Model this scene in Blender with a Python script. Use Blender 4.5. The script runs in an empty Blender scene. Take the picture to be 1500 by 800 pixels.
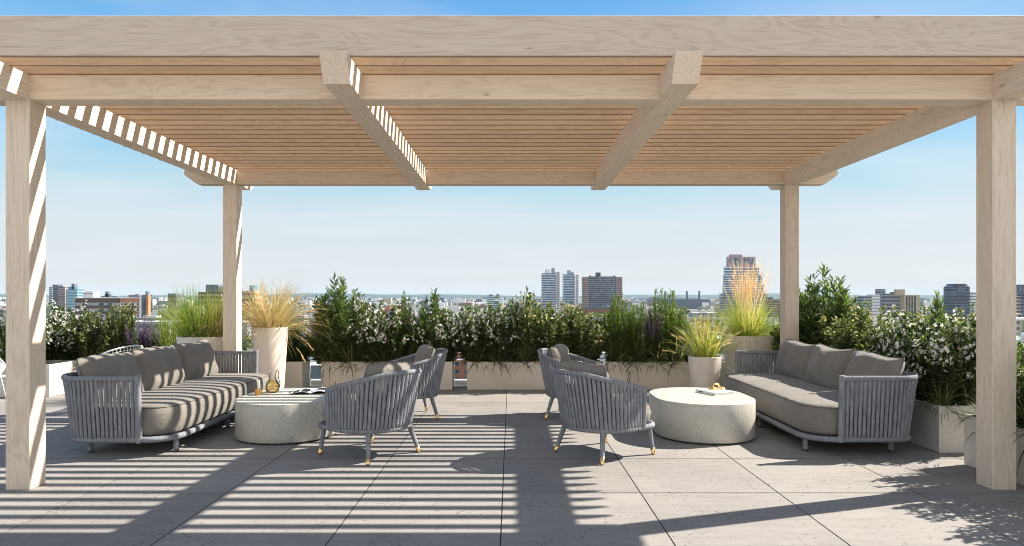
import bpy, math, random
import numpy as np
from mathutils import Vector

random.seed(7)
PI = math.pi
scene = bpy.context.scene
COL = scene.collection
PX0, PY0, F, EYE = 748.5, 434.0, 1000.0, 1.4     # vanishing point, focal length in photo pixels, eye height


def wx(px, y):
    return (px - PX0) / F * y


def wz(py, y):
    return EYE + (PY0 - py) / F * y


# ------------------------------------------------------------------ object helpers
def tag(o, label=None, cat=None, group=None, kind=None):
    if label: o['label'] = label
    if cat: o['category'] = cat
    if group: o['group'] = group
    if kind: o['kind'] = kind
    return o


def empty(name, loc=(0, 0, 0), rz=0.0):
    o = bpy.data.objects.new(name, None)
    o.empty_display_size = 0.1
    o.location = loc
    o.rotation_euler = (0, 0, rz)
    COL.objects.link(o)
    return o


def link(name, me, mats, parent=None):
    o = bpy.data.objects.new(name, me)
    for m in (mats if isinstance(mats, (list, tuple)) else [mats]):
        if me.users <= 1 and len(me.materials) < 8 and m.name not in [q.name for q in me.materials if q]:
            me.materials.append(m)
    COL.objects.link(o)
    if parent: o.parent = parent
    return o


def copy_tree(o, loc=None, rz=None, scale=None, label=None, group=None):
    def rec(s, par):
        c = s.copy()
        COL.objects.link(c)
        if par is not None: c.parent = par
        for ch in kids.get(s.name, ()):
            rec(ch, c)
        return c
    kids = {}
    stack = [o]
    while stack:
        s = stack.pop()
        kids[s.name] = list(s.children)
        stack += kids[s.name]
    c = rec(o, None)
    if loc is not None: c.location = loc
    if rz is not None: c.rotation_euler = (0, 0, rz)
    if scale is not None: c.scale = scale
    if label: c['label'] = label
    if group: c['group'] = group
    return c


class MB:
    """collects shapes and links them as ONE mesh object"""
    def __init__(self):
        self.v, self.f, self.mi, self.sm = [], [], [], []

    def add(self, vs, fs, mi=0, smooth=False):
        n = len(self.v)
        self.v += [tuple(p) for p in vs]
        for f in fs:
            self.f.append(tuple(i + n for i in f))
            self.mi.append(mi)
            self.sm.append(smooth)
        return self

    def box(self, x0, x1, y0, y1, z0, z1, mi=0, bev=0.0):
        if bev <= 0:
            vs = [(x0, y0, z0), (x1, y0, z0), (x1, y1, z0), (x0, y1, z0), (x0, y0, z1), (x1, y0, z1), (x1, y1, z1), (x0, y1, z1)]
            return self.add(vs, [(0, 3, 2, 1), (4, 5, 6, 7), (0, 1, 5, 4), (1, 2, 6, 5), (2, 3, 7, 6), (3, 0, 4, 7)], mi)
        vs, idx = [], {}
        X, Y, Z = (x0, x1), (y0, y1), (z0, z1)
        for a in range(2):
            for b in range(2):
                for c in range(2):
                    sx, sy, sz = (bev if a == 0 else -bev), (bev if b == 0 else -bev), (bev if c == 0 else -bev)
                    for k, p in enumerate(((X[a], Y[b] + sy, Z[c] + sz), (X[a] + sx, Y[b], Z[c] + sz), (X[a] + sx, Y[b] + sy, Z[c]))):
                        idx[a, b, c, k] = len(vs); vs.append(p)
        fs = []
        q = lambda *t: fs.append(tuple(idx[i] for i in t))
        for a in range(2):
            q((a, 0, 0, 0), (a, 1, 0, 0), (a, 1, 1, 0), (a, 0, 1, 0))
            q((0, a, 0, 1), (1, a, 0, 1), (1, a, 1, 1), (0, a, 1, 1))
            q((0, 0, a, 2), (1, 0, a, 2), (1, 1, a, 2), (0, 1, a, 2))
        for a in range(2):
            for b in range(2):
                q((a, b, 0, 0), (a, b, 1, 0), (a, b, 1, 1), (a, b, 0, 1))
                q((a, 0, b, 0), (a, 1, b, 0), (a, 1, b, 2), (a, 0, b, 2))
                q((0, a, b, 1), (1, a, b, 1), (1, a, b, 2), (0, a, b, 2))
                for c in range(2):
                    q((a, b, c, 0), (a, b, c, 1), (a, b, c, 2))
        return self.add(vs, fs, mi)

    def prism(self, poly, z0, z1, mi=0, axis='z'):
        n = len(poly)
        conv = {'z': lambda a, b, c: (a, b, c), 'x': lambda a, b, c: (c, a, b), 'y': lambda a, b, c: (a, c, b)}[axis]
        vs = [conv(a, b, z0) for a, b in poly] + [conv(a, b, z1) for a, b in poly]
        fs = [tuple(range(n))[::-1], tuple(range(n, 2 * n))] + [(i, (i + 1) % n, n + (i + 1) % n, n + i) for i in range(n)]
        return self.add(vs, fs, mi)

    def rings(self, rr, closed=True, cap=(True, True), mi=0, smooth=True):
        """loft a list of equal-length point rings"""
        n, m = len(rr[0]), len(rr)
        vs = [p for r in rr for p in r]
        fs = []
        for k in range(m - 1):
            for i in range(n if closed else n - 1):
                j = (i + 1) % n
                fs.append((k * n + i, k * n + j, (k + 1) * n + j, (k + 1) * n + i))
        self.add(vs, fs, mi, smooth)
        b = len(self.v) - n * m
        for c, k, rev in ((cap[0], 0, True), (cap[1], m - 1, False)):
            if c:
                f = [b + k * n + i for i in range(n)]
                self.f.append(tuple(f[::-1] if rev else f)); self.mi.append(mi); self.sm.append(smooth)
        return self

    def lathe(self, prof, n=32, mi=0, cap=(True, True), c=(0, 0)):
        rr = [[(c[0] + r * math.cos(2 * PI * i / n), c[1] + r * math.sin(2 * PI * i / n), z) for i in range(n)] for r, z in prof]
        return self.rings(rr, True, cap, mi)

    def tube(self, pts, r, sides=8, closed=False, wrap=0.0, amp=0.12, flat=None, mi=0, caps=True):
        """swept tube; wrap = pitch of a rope wound round it; flat = (along side vector, along up vector) radii factors"""
        P = [Vector(p) for p in pts]
        if wrap:
            seg = [(P[(i + 1) % len(P)] - P[i]).length for i in range(len(P) if closed else len(P) - 1)]
            tot = sum(seg)
            n = max(4, int(tot / wrap) * 2)
            Q, R, acc, i = [], [], 0.0, 0
            for k in range(n if closed else n + 1):
                t = tot * k / n
                while i < len(seg) - 1 and acc + seg[i] < t:
                    acc += seg[i]; i += 1
                u = min(1.0, (t - acc) / max(seg[i], 1e-9))
                Q.append(P[i].lerp(P[(i + 1) % len(P)], u))
                rr = r if not isinstance(r, (list, tuple)) else r[0] + (r[1] - r[0]) * k / n
                R.append(rr * (1 + (amp if k % 2 else -amp)))
            P = Q
        else:
            n = len(P)
            R = [r if not isinstance(r, (list, tuple)) else (r[k] if len(r) == n else r[0] + (r[1] - r[0]) * k / (n - 1)) for k in range(n)]
        fa, fb = flat or (1, 1)
        N = len(P)
        rr = []
        for k in range(N):
            a, b = (P[k - 1] if (closed or k) else P[k]), (P[(k + 1) % N] if (closed or k < N - 1) else P[k])
            t = (b - a).normalized()
            up = Vector((0, 0, 1)) if abs(t.z) < 0.9 else Vector((0, 1, 0))
            s = t.cross(up).normalized()
            u = s.cross(t)
            rr.append([tuple(P[k] + s * (math.cos(2 * PI * i / sides) * R[k] * fa) + u * (math.sin(2 * PI * i / sides) * R[k] * fb)) for i in range(sides)])
        if closed:
            rr.append(rr[0])
        return self.rings(rr, True, (caps and not closed, caps and not closed), mi)

    def build(self, name, mats, parent=None, flat=False):
        me = bpy.data.meshes.new(name)
        me.from_pydata(self.v, [], self.f)
        me.polygons.foreach_set('material_index', self.mi)
        me.polygons.foreach_set('use_smooth', [False] * len(self.f) if flat else self.sm)
        me.update()
        return link(name, me, mats, parent)


# ------------------------------------------------------------------ materials
def new_mat(name):
    m = bpy.data.materials.new(name)
    m.use_nodes = True
    nt = m.node_tree
    return m, nt, nt.nodes['Principled BSDF']


def N(nt, t, **kw):
    n = nt.nodes.new(t)
    for k, v in kw.items():
        if k in n.inputs: n.inputs[k].default_value = v
        else: setattr(n, k, v)
    return n


def ramp(nt, stops):
    r = nt.nodes.new('ShaderNodeValToRGB')
    e = r.color_ramp.elements
    while len(e) < len(stops): e.new(0.5)
    for q, (p, c) in zip(e, stops):
        q.position = p
        q.color = (*c, 1) if len(c) == 3 else c
    return r


def simple(name, col, rough=0.6, metal=0.0, noise=0.0, nscale=8.0, bump=0.0, bscale=60.0, spec=0.5):
    m, nt, b = new_mat(name)
    b.inputs['Base Color'].default_value = (*col, 1)
    b.inputs['Roughness'].default_value = rough
    b.inputs['Metallic'].default_value = metal
    b.inputs['Specular IOR Level'].default_value = spec
    tc = N(nt, 'ShaderNodeTexCoord')
    if noise:
        n = N(nt, 'ShaderNodeTexNoise', Scale=nscale, Detail=5.0)
        nt.links.new(tc.outputs['Object'], n.inputs['Vector'])
        r = ramp(nt, [(0.3, tuple(c * (1 - noise) for c in col)), (0.7, tuple(min(1, c * (1 + noise)) for c in col))])
        nt.links.new(n.outputs['Fac'], r.inputs['Fac'])
        nt.links.new(r.outputs['Color'], b.inputs['Base Color'])
    if bump:
        n2 = N(nt, 'ShaderNodeTexNoise', Scale=bscale, Detail=4.0)
        nt.links.new(tc.outputs['Object'], n2.inputs['Vector'])
        bp = N(nt, 'ShaderNodeBump', Strength=bump, Distance=0.01)
        nt.links.new(n2.outputs['Fac'], bp.inputs['Height'])
        nt.links.new(bp.outputs['Normal'], b.inputs['Normal'])
    return m


def wood(axis, warm_bounce=False):
    m, nt, b = new_mat(('bounce_tinted_wood_' if warm_bounce else 'pale_wood_') + axis)
    K = (0.94, 0.865, 0.755) if warm_bounce else (1.0, 1.0, 1.0)  # slat variant: warm bounced light is put into the wood colour
    L = nt.links.new
    tc, oi = N(nt, 'ShaderNodeTexCoord'), N(nt, 'ShaderNodeObjectInfo')
    mul = N(nt, 'ShaderNodeVectorMath', operation='MULTIPLY_ADD')
    L(oi.outputs['Random'], mul.inputs[0])
    mul.inputs[1].default_value = (37.0, 53.0, 71.0)
    L(tc.outputs['Object'], mul.inputs[2])
    sc = {'x': (0.8, 6, 6), 'y': (6, 0.8, 6), 'z': (6, 6, 0.8)}[axis]
    mp = N(nt, 'ShaderNodeMapping'); mp.inputs['Scale'].default_value = sc
    L(mul.outputs[0], mp.inputs['Vector'])
    big = N(nt, 'ShaderNodeTexNoise', Scale=0.9, Detail=3.0, Roughness=0.5, Distortion=0.6)
    L(mp.outputs[0], big.inputs['Vector'])
    rings = N(nt, 'ShaderNodeMath', operation='MULTIPLY'); rings.inputs[1].default_value = 13.0
    L(big.outputs['Fac'], rings.inputs[0])
    fr = N(nt, 'ShaderNodeMath', operation='PINGPONG'); fr.inputs[1].default_value = 0.5
    L(rings.outputs[0], fr.inputs[0])
    mp2 = N(nt, 'ShaderNodeMapping'); mp2.inputs['Scale'].default_value = tuple((2.2 if s < 1 else 110.0) for s in sc)
    L(mul.outputs[0], mp2.inputs['Vector'])
    fine = N(nt, 'ShaderNodeTexNoise', Scale=1.0, Detail=4.0, Roughness=0.65)
    L(mp2.outputs[0], fine.inputs['Vector'])
    mix = N(nt, 'ShaderNodeMath', operation='MULTIPLY_ADD'); mix.inputs[1].default_value = 0.5
    L(fr.outputs[0], mix.inputs[0])
    f2 = N(nt, 'ShaderNodeMath', operation='MULTIPLY'); f2.inputs[1].default_value = 0.62
    L(fine.outputs['Fac'], f2.inputs[0]); L(f2.outputs[0], mix.inputs[2])
    r = ramp(nt, [(p_, tuple(a_ * b_ for a_, b_ in zip(c_, K))) for p_, c_ in ((0.12, (0.47, 0.37, 0.275)), (0.4, (0.65, 0.54, 0.425)), (0.75, (0.72, 0.61, 0.50)))])
    L(mix.outputs[0], r.inputs['Fac'])
    # per-board tone and a few knots
    hv = N(nt, 'ShaderNodeHueSaturation')
    mr = N(nt, 'ShaderNodeMapRange'); mr.inputs['To Min'].default_value = 0.86; mr.inputs['To Max'].default_value = 1.1
    L(oi.outputs['Random'], mr.inputs['Value']); L(mr.outputs[0], hv.inputs['Value']); L(r.outputs['Color'], hv.inputs['Color'])
    mp3 = N(nt, 'ShaderNodeMapping'); mp3.inputs['Scale'].default_value = tuple((1.5 if s < 1 else 5.0) for s in sc)
    L(mul.outputs[0], mp3.inputs['Vector'])
    vo = N(nt, 'ShaderNodeTexVoronoi', Scale=1.0, Randomness=1.0)
    L(mp3.outputs[0], vo.inputs['Vector'])
    kr = ramp(nt, [(0.015, (0.6, 0.6, 0.6)), (0.06, (0, 0, 0))])
    L(vo.outputs['Distance'], kr.inputs['Fac'])
    mx = N(nt, 'ShaderNodeMix', data_type='RGBA')
    L(kr.outputs['Color'], mx.inputs['Factor']); L(hv.outputs['Color'], mx.inputs['A']); mx.inputs['B'].default_value = (0.2, 0.13, 0.085, 1)
    L(mx.outputs['Result'], b.inputs['Base Color'])
    bp = N(nt, 'ShaderNodeBump', Strength=0.12, Distance=0.004)
    L(mix.outputs[0], bp.inputs['Height']); L(bp.outputs['Normal'], b.inputs['Normal'])
    b.inputs['Roughness'].default_value = 0.62
    b.inputs['Specular IOR Level'].default_value = 0.3
    return m


WX, WY, WZ, WX_BOUNCE = wood('x'), wood('y'), wood('z'), wood('x', True)
EDGE = simple('painted_shade_line', (0.25, 0.165, 0.11), 0.7, noise=0.15, nscale=6)  # shade lines between the roof boards, put in as a dark colour


def floor_mat():
    m, nt, b = new_mat('grey_stone_tile')
    L = nt.links.new
    tc = N(nt, 'ShaderNodeTexCoord')
    at = N(nt, 'ShaderNodeAttribute', attribute_name='rnd')
    n1 = N(nt, 'ShaderNodeTexNoise', Scale=1.1, Detail=9.0, Roughness=0.68)
    L(tc.outputs['Object'], n1.inputs['Vector'])
    mp = N(nt, 'ShaderNodeMapping'); mp.inputs['Scale'].default_value = (1.0, 5.0, 1.0)
    L(tc.outputs['Object'], mp.inputs['Vector'])
    n2 = N(nt, 'ShaderNodeTexNoise', Scale=3.0, Detail=6.0, Roughness=0.7)
    L(mp.outputs[0], n2.inputs['Vector'])
    a1 = N(nt, 'ShaderNodeMath', operation='ADD'); L(n1.outputs['Fac'], a1.inputs[0]); L(n2.outputs['Fac'], a1.inputs[1])
    a2 = N(nt, 'ShaderNodeMath', operation='MULTIPLY_ADD'); a2.inputs[1].default_value = 0.34
    L(at.outputs['Fac'], a2.inputs[0]); L(a1.outputs[0], a2.inputs[2])
    half = N(nt, 'ShaderNodeMath', operation='MULTIPLY'); half.inputs[1].default_value = 0.47; L(a2.outputs[0], half.inputs[0])
    r = ramp(nt, [(0.3, (0.196, 0.181, 0.168)), (0.55, (0.274, 0.256, 0.237)), (0.8, (0.350, 0.329, 0.306))])
    L(half.outputs[0], r.inputs['Fac'])
    mp2 = N(nt, 'ShaderNodeMapping'); mp2.inputs['Scale'].default_value = (28, 60, 28)
    L(tc.outputs['Object'], mp2.inputs['Vector'])
    pit = N(nt, 'ShaderNodeTexNoise', Scale=1.0, Detail=2.0, Roughness=0.5)
    L(mp2.outputs[0], pit.inputs['Vector'])
    clus = N(nt, 'ShaderNodeTexNoise', Scale=2.1, Detail=2.0)
    L(tc.outputs['Object'], clus.inputs['Vector'])
    pm = N(nt, 'ShaderNodeMath', operation='MULTIPLY_ADD'); pm.inputs[1].default_value = 0.35
    L(clus.outputs['Fac'], pm.inputs[0]); L(pit.outputs['Fac'], pm.inputs[2])
    pr = ramp(nt, [(0.82, (0, 0, 0)), (0.86, (1, 1, 1))])
    L(pm.outputs[0], pr.inputs['Fac'])
    mx = N(nt, 'ShaderNodeMix', data_type='RGBA')
    pf = N(nt, 'ShaderNodeMath', operation='MULTIPLY'); pf.inputs[1].default_value = 0.75
    L(pr.outputs['Color'], pf.inputs[0]); L(pf.outputs[0], mx.inputs['Factor'])
    L(r.outputs['Color'], mx.inputs['A']); mx.inputs['B'].default_value = (0.10, 0.09, 0.085, 1)
    L(mx.outputs['Result'], b.inputs['Base Color'])
    bp = N(nt, 'ShaderNodeBump', Strength=0.4, Distance=0.004); bp.invert = True
    L(pr.outputs['Color'], bp.inputs['Height']); L(bp.outputs['Normal'], b.inputs['Normal'])
    rr = N(nt, 'ShaderNodeMapRange'); rr.inputs['To Min'].default_value = 0.6; rr.inputs['To Max'].default_value = 0.85
    L(n1.outputs['Fac'], rr.inputs['Value']); L(rr.outputs[0], b.inputs['Roughness'])
    b.inputs['Specular IOR Level'].default_value = 0.18
    return m


def terrazzo():
    m, nt, b = new_mat('speckled_terrazzo')
    L = nt.links.new
    tc = N(nt, 'ShaderNodeTexCoord')
    base = N(nt, 'ShaderNodeTexNoise', Scale=5.0, Detail=6.0)
    L(tc.outputs['Object'], base.inputs['Vector'])
    r = ramp(nt, [(0.3, (0.44, 0.42, 0.36)), (0.7, (0.52, 0.50, 0.435))])
    L(base.outputs['Fac'], r.inputs['Fac'])
    cur = r.outputs['Color']
    for sc, th, c in ((74, 0.18, (0.07, 0.065, 0.06)), (140, 0.2, (0.27, 0.25, 0.22)), (54, 0.105, (0.11, 0.10, 0.09)), (85, 0.17, (0.66, 0.65, 0.6))):
        v = N(nt, 'ShaderNodeTexVoronoi', Scale=float(sc), Randomness=1.0)
        L(tc.outputs['Object'], v.inputs['Vector'])
        # only some cells carry a chip
        sel = N(nt, 'ShaderNodeSeparateColor'); L(v.outputs['Color'], sel.inputs[0])
        g = N(nt, 'ShaderNodeMath', operation='GREATER_THAN'); g.inputs[1].default_value = 0.45; L(sel.outputs[0], g.inputs[0])
        sz = N(nt, 'ShaderNodeMath', operation='MULTIPLY'); sz.inputs[1].default_value = th * 2; L(sel.outputs[1], sz.inputs[0])
        lt = N(nt, 'ShaderNodeMath', operation='LESS_THAN'); L(v.outputs['Distance'], lt.inputs[0]); L(sz.outputs[0], lt.inputs[1])
        an = N(nt, 'ShaderNodeMath', operation='MULTIPLY'); L(g.outputs[0], an.inputs[0]); L(lt.outputs[0], an.inputs[1])
        mx = N(nt, 'ShaderNodeMix', data_type='RGBA')
        L(an.outputs[0], mx.inputs['Factor']); L(cur, mx.inputs['A']); mx.inputs['B'].default_value = (*c, 1)
        cur = mx.outputs['Result']
    L(cur, b.inputs['Base Color'])
    b.inputs['Roughness'].default_value = 0.5
    return m


def fabric(name, col):
    m, nt, b = new_mat(name)
    L = nt.links.new
    tc = N(nt, 'ShaderNodeTexCoord')
    n = N(nt, 'ShaderNodeTexNoise', Scale=170.0, Detail=3.0, Roughness=0.7)
    n2 = N(nt, 'ShaderNodeTexNoise', Scale=4.0, Detail=4.0)
    for q in (n, n2): L(tc.outputs['Object'], q.inputs['Vector'])
    a = N(nt, 'ShaderNodeMath', operation='MULTIPLY_ADD'); a.inputs[1].default_value = 0.7
    L(n.outputs['Fac'], a.inputs[0])
    h = N(nt, 'ShaderNodeMath', operation='MULTIPLY'); h.inputs[1].default_value = 0.3; L(n2.outputs['Fac'], h.inputs[0]); L(h.outputs[0], a.inputs[2])
    r = ramp(nt, [(0.36, tuple(c * 0.72 for c in col)), (0.64, tuple(c * 1.25 for c in col))])
    L(a.outputs[0], r.inputs['Fac']); L(r.outputs['Color'], b.inputs['Base Color'])
    n3 = N(nt, 'ShaderNodeTexNoise', Scale=7.0, Detail=3.0, Distortion=1.2); L(tc.outputs['Object'], n3.inputs['Vector'])
    b0 = N(nt, 'ShaderNodeBump', Strength=0.45, Distance=0.03); L(n3.outputs['Fac'], b0.inputs['Height'])
    bp = N(nt, 'ShaderNodeBump', Strength=0.35, Distance=0.003); L(n.outputs['Fac'], bp.inputs['Height'])
    L(b0.outputs['Normal'], bp.inputs['Normal']); L(bp.outputs['Normal'], b.inputs['Normal'])
    b.inputs['Roughness'].default_value = 0.9
    b.inputs['Sheen Weight'].default_value = 0.15
    b.inputs['Specular IOR Level'].default_value = 0.2
    return m


def rope_mat(name, col):
    m, nt, b = new_mat(name)
    L = nt.links.new
    tc = N(nt, 'ShaderNodeTexCoord')
    mp = N(nt, 'ShaderNodeMapping'); mp.inputs['Scale'].default_value = (150, 150, 260)
    L(tc.outputs['Object'], mp.inputs['Vector'])
    n = N(nt, 'ShaderNodeTexNoise', Scale=1.0, Detail=3.0, Roughness=0.6)
    L(mp.outputs[0], n.inputs['Vector'])
    mp2 = N(nt, 'ShaderNodeMapping'); mp2.inputs['Scale'].default_value = (38, 38, 9)
    L(tc.outputs['Object'], mp2.inputs['Vector'])
    n2 = N(nt, 'ShaderNodeTexNoise', Scale=1.0, Detail=3.0, Roughness=0.7); L(mp2.outputs[0], n2.inputs['Vector'])
    av = N(nt, 'ShaderNodeMix', data_type='FLOAT'); av.inputs['Factor'].default_value = 0.5
    L(n.outputs['Fac'], av.inputs['A']); L(n2.outputs['Fac'], av.inputs['B'])
    r = ramp(nt, [(0.38, tuple(c * 0.62 for c in col)), (0.62, tuple(c * 1.32 for c in col))])
    L(av.outputs['Result'], r.inputs['Fac']); L(r.outputs['Color'], b.inputs['Base Color'])
    bp = N(nt, 'ShaderNodeBump', Strength=0.9, Distance=0.004); L(n.outputs['Fac'], bp.inputs['Height']); L(bp.outputs['Normal'], b.inputs['Normal'])
    b.inputs['Roughness'].default_value = 0.85
    b.inputs['Specular IOR Level'].default_value = 0.25
    return m


def leaf_mat(name, stops, trans=0.35, rough=0.5):
    m, nt, b = new_mat(name)
    L = nt.links.new
    at = N(nt, 'ShaderNodeAttribute', attribute_name='rnd')
    r = ramp(nt, stops)
    L(at.outputs['Fac'], r.inputs['Fac']); L(r.outputs['Color'], b.inputs['Base Color'])
    b.inputs['Roughness'].default_value = rough
    b.inputs['Specular IOR Level'].default_value = 0.35
    tr = N(nt, 'ShaderNodeBsdfTranslucent'); L(r.outputs['Color'], tr.inputs['Color'])
    hs = N(nt, 'ShaderNodeHueSaturation'); hs.inputs['Value'].default_value = 1.65; hs.inputs['Saturation'].default_value = 1.1
    L(r.outputs['Color'], hs.inputs['Color']); L(hs.outputs['Color'], tr.inputs['Color'])
    mx = N(nt, 'ShaderNodeMixShader'); mx.inputs[0].default_value = trans
    L(b.outputs[0], mx.inputs[1]); L(tr.outputs[0], mx.inputs[2])
    L(mx.outputs[0], nt.nodes['Material Output'].inputs['Surface'])
    return m


def glass_mat(name, tint=(1, 1, 1), refl=0.5):
    m, nt, b = new_mat(name)
    L = nt.links.new
    nt.nodes.remove(b)
    tr = N(nt, 'ShaderNodeBsdfTransparent'); tr.inputs['Color'].default_value = (*tint, 1)
    gl = N(nt, 'ShaderNodeBsdfGlossy'); gl.inputs['Roughness'].default_value = 0.02
    fr = N(nt, 'ShaderNodeFresnel'); fr.inputs['IOR'].default_value = 1.45
    mu = N(nt, 'ShaderNodeMath', operation='MULTIPLY'); mu.inputs[1].default_value = refl
    L(fr.outputs[0], mu.inputs[0])
    mx = N(nt, 'ShaderNodeMixShader'); L(mu.outputs[0], mx.inputs[0]); L(tr.outputs[0], mx.inputs[1]); L(gl.outputs[0], mx.inputs[2])
    L(mx.outputs[0], nt.nodes['Material Output'].inputs['Surface'])
    return m


M = dict(
    floor=floor_mat(), joint=simple('dark_joint', (0.035, 0.033, 0.032), 0.9),
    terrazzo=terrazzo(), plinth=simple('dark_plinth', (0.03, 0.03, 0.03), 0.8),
    fabric=fabric('taupe_fabric', (0.195, 0.176, 0.152)), piping=simple('seam_fabric', (0.14, 0.12, 0.10), 0.9),
    rope=rope_mat('slate_rope', (0.225, 0.234, 0.254)),
    brass=simple('brass', (0.83, 0.55, 0.25), 0.28, 1.0), gold=simple('gold', (0.95, 0.62, 0.2), 0.22, 1.0),
    planter=simple('taupe_planter', (0.63, 0.57, 0.50), 0.6, noise=0.06, nscale=6, bump=0.08, bscale=40),
    stone_planter=simple('pale_stone_planter', (0.50, 0.47, 0.43), 0.7, noise=0.10, nscale=45, bump=0.1, bscale=90),
    cream_planter=simple('cream_planter', (0.58, 0.55, 0.50), 0.6, noise=0.06, nscale=5),
    pot=simple('beige_pot', (0.66, 0.59, 0.525), 0.55, noise=0.06, nscale=7, bump=0.06, bscale=50),
    soil=simple('dark_soil', (0.03, 0.022, 0.016), 1.0, noise=0.4, nscale=40, bump=0.6, bscale=60),
    white=simple('white_paint', (0.78, 0.78, 0.76), 0.5, noise=0.03), paper=simple('white_paper', (0.75, 0.74, 0.72), 0.7, noise=0.04, nscale=20),
    ink=simple('black_ink', (0.03, 0.03, 0.03), 0.6), book_grey=simple('grey_cover', (0.42, 0.43, 0.44), 0.5),
    steel=simple('brushed_rail', (0.62, 0.63, 0.63), 0.35, 0.6), dark_metal=simple('dark_metal', (0.08, 0.08, 0.085), 0.4, 0.7),
    glass=glass_mat('clear_glass', (0.93, 0.96, 0.96), 0.6), jar=glass_mat('thin_glass', (0.99, 0.99, 0.98), 0.9),
    drink=leaf_mat('orange_drink', [(0, (0.85, 0.58, 0.22)), (1, (0.85, 0.58, 0.22))], 0.55, 0.1), lemonade=glass_mat('yellow_drink', (0.99, 0.96, 0.78), 0.4),
    lemon=leaf_mat('lemon', [(0, (0.85, 0.68, 0.16)), (1, (0.85, 0.68, 0.16))], 0.5, 0.4), mint=simple('mint_green', (0.10, 0.22, 0.04), 0.5),
    stem=simple('woody_stem', (0.09, 0.065, 0.04), 0.9),
)
LEAF = dict(
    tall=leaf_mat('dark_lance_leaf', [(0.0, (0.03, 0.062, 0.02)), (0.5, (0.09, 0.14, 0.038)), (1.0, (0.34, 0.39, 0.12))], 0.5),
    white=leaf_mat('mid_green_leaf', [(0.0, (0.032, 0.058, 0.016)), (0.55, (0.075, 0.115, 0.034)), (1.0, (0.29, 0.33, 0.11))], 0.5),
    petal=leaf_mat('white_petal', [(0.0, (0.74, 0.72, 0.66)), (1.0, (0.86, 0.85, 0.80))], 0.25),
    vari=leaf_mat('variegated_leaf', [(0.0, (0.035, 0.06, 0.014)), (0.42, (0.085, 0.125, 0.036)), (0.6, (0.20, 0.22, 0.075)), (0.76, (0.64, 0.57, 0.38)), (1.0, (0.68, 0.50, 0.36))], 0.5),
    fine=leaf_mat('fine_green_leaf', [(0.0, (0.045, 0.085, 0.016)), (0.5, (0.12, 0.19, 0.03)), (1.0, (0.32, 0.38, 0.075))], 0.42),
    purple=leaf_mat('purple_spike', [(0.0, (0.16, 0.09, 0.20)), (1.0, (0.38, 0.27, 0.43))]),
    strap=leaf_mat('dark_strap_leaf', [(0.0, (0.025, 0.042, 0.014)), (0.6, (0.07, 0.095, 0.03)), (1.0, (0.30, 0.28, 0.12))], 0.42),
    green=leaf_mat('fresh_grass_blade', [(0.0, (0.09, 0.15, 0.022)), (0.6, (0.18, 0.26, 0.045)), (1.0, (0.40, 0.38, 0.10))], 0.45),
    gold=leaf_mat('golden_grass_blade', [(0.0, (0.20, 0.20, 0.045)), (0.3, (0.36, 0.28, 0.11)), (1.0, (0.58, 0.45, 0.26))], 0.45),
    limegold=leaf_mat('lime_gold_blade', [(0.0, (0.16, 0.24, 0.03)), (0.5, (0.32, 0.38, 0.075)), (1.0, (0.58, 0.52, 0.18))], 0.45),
    plume=leaf_mat('blond_plume', [(0.0, (0.55, 0.40, 0.21)), (1.0, (0.80, 0.64, 0.40))], 0.45),
)

# ------------------------------------------------------------------ plants (numpy leaf meshes)
def np_mesh(name, V, faces_n, size, rnd, mat, parent, smooth=False):
    """V (n,3) vertices laid out in consecutive faces' index lists given in faces_n (k,size)"""
    me = bpy.data.meshes.new(name)
    k = len(faces_n)
    me.vertices.add(len(V)); me.vertices.foreach_set('co', V.astype(np.float32).ravel())
    me.loops.add(k * size); me.loops.foreach_set('vertex_index', faces_n.astype(np.int32).ravel())
    me.polygons.add(k)
    me.polygons.foreach_set('loop_start', np.arange(0, k * size, size, dtype=np.int32))
    me.polygons.foreach_set('use_smooth', np.full(k, smooth))
    a = me.attributes.new('rnd', 'FLOAT', 'FACE'); a.data.foreach_set('value', rnd.astype(np.float32))
    me.update(calc_edges=True)
    return link(name, me, mat, parent)


def unit(a):
    return a / np.maximum(np.linalg.norm(a, axis=-1, keepdims=True), 1e-9)


def leaf_verts(P, D, L, W, rs, droop=0.15):
    """six-sided folded leaves: two quads each"""
    n = len(P)
    D = unit(D)
    S = unit(np.cross(D, unit(rs.normal(size=(n, 3)) * 0.35 + np.array([0, 0, 1.0]))))
    U = np.cross(S, D)
    L, W = L[:, None], W[:, None]
    V = np.empty((n, 6, 3))
    V[:, 0] = P
    V[:, 1] = P + D * L * 0.42 + S * W * 0.5 + U * W * 0.18
    V[:, 2] = P + D * L * 0.75 + S * W * 0.34 + U * (W * 0.12 - L * droop * 0.4)
    V[:, 3] = P + D * L - U * L * droop
    V[:, 4] = P + D * L * 0.75 - S * W * 0.34 + U * (W * 0.12 - L * droop * 0.4)
    V[:, 5] = P + D * L * 0.42 - S * W * 0.5 + U * W * 0.18
    F = np.empty((n, 2, 4), int)
    b = (np.arange(n) * 6)[:, None]
    F[:, 0] = b + np.array([[0, 1, 2, 3]]); F[:, 1] = b + np.array([[0, 3, 4, 5]])
    return V.reshape(-1, 3), F.reshape(-1, 4)


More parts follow.
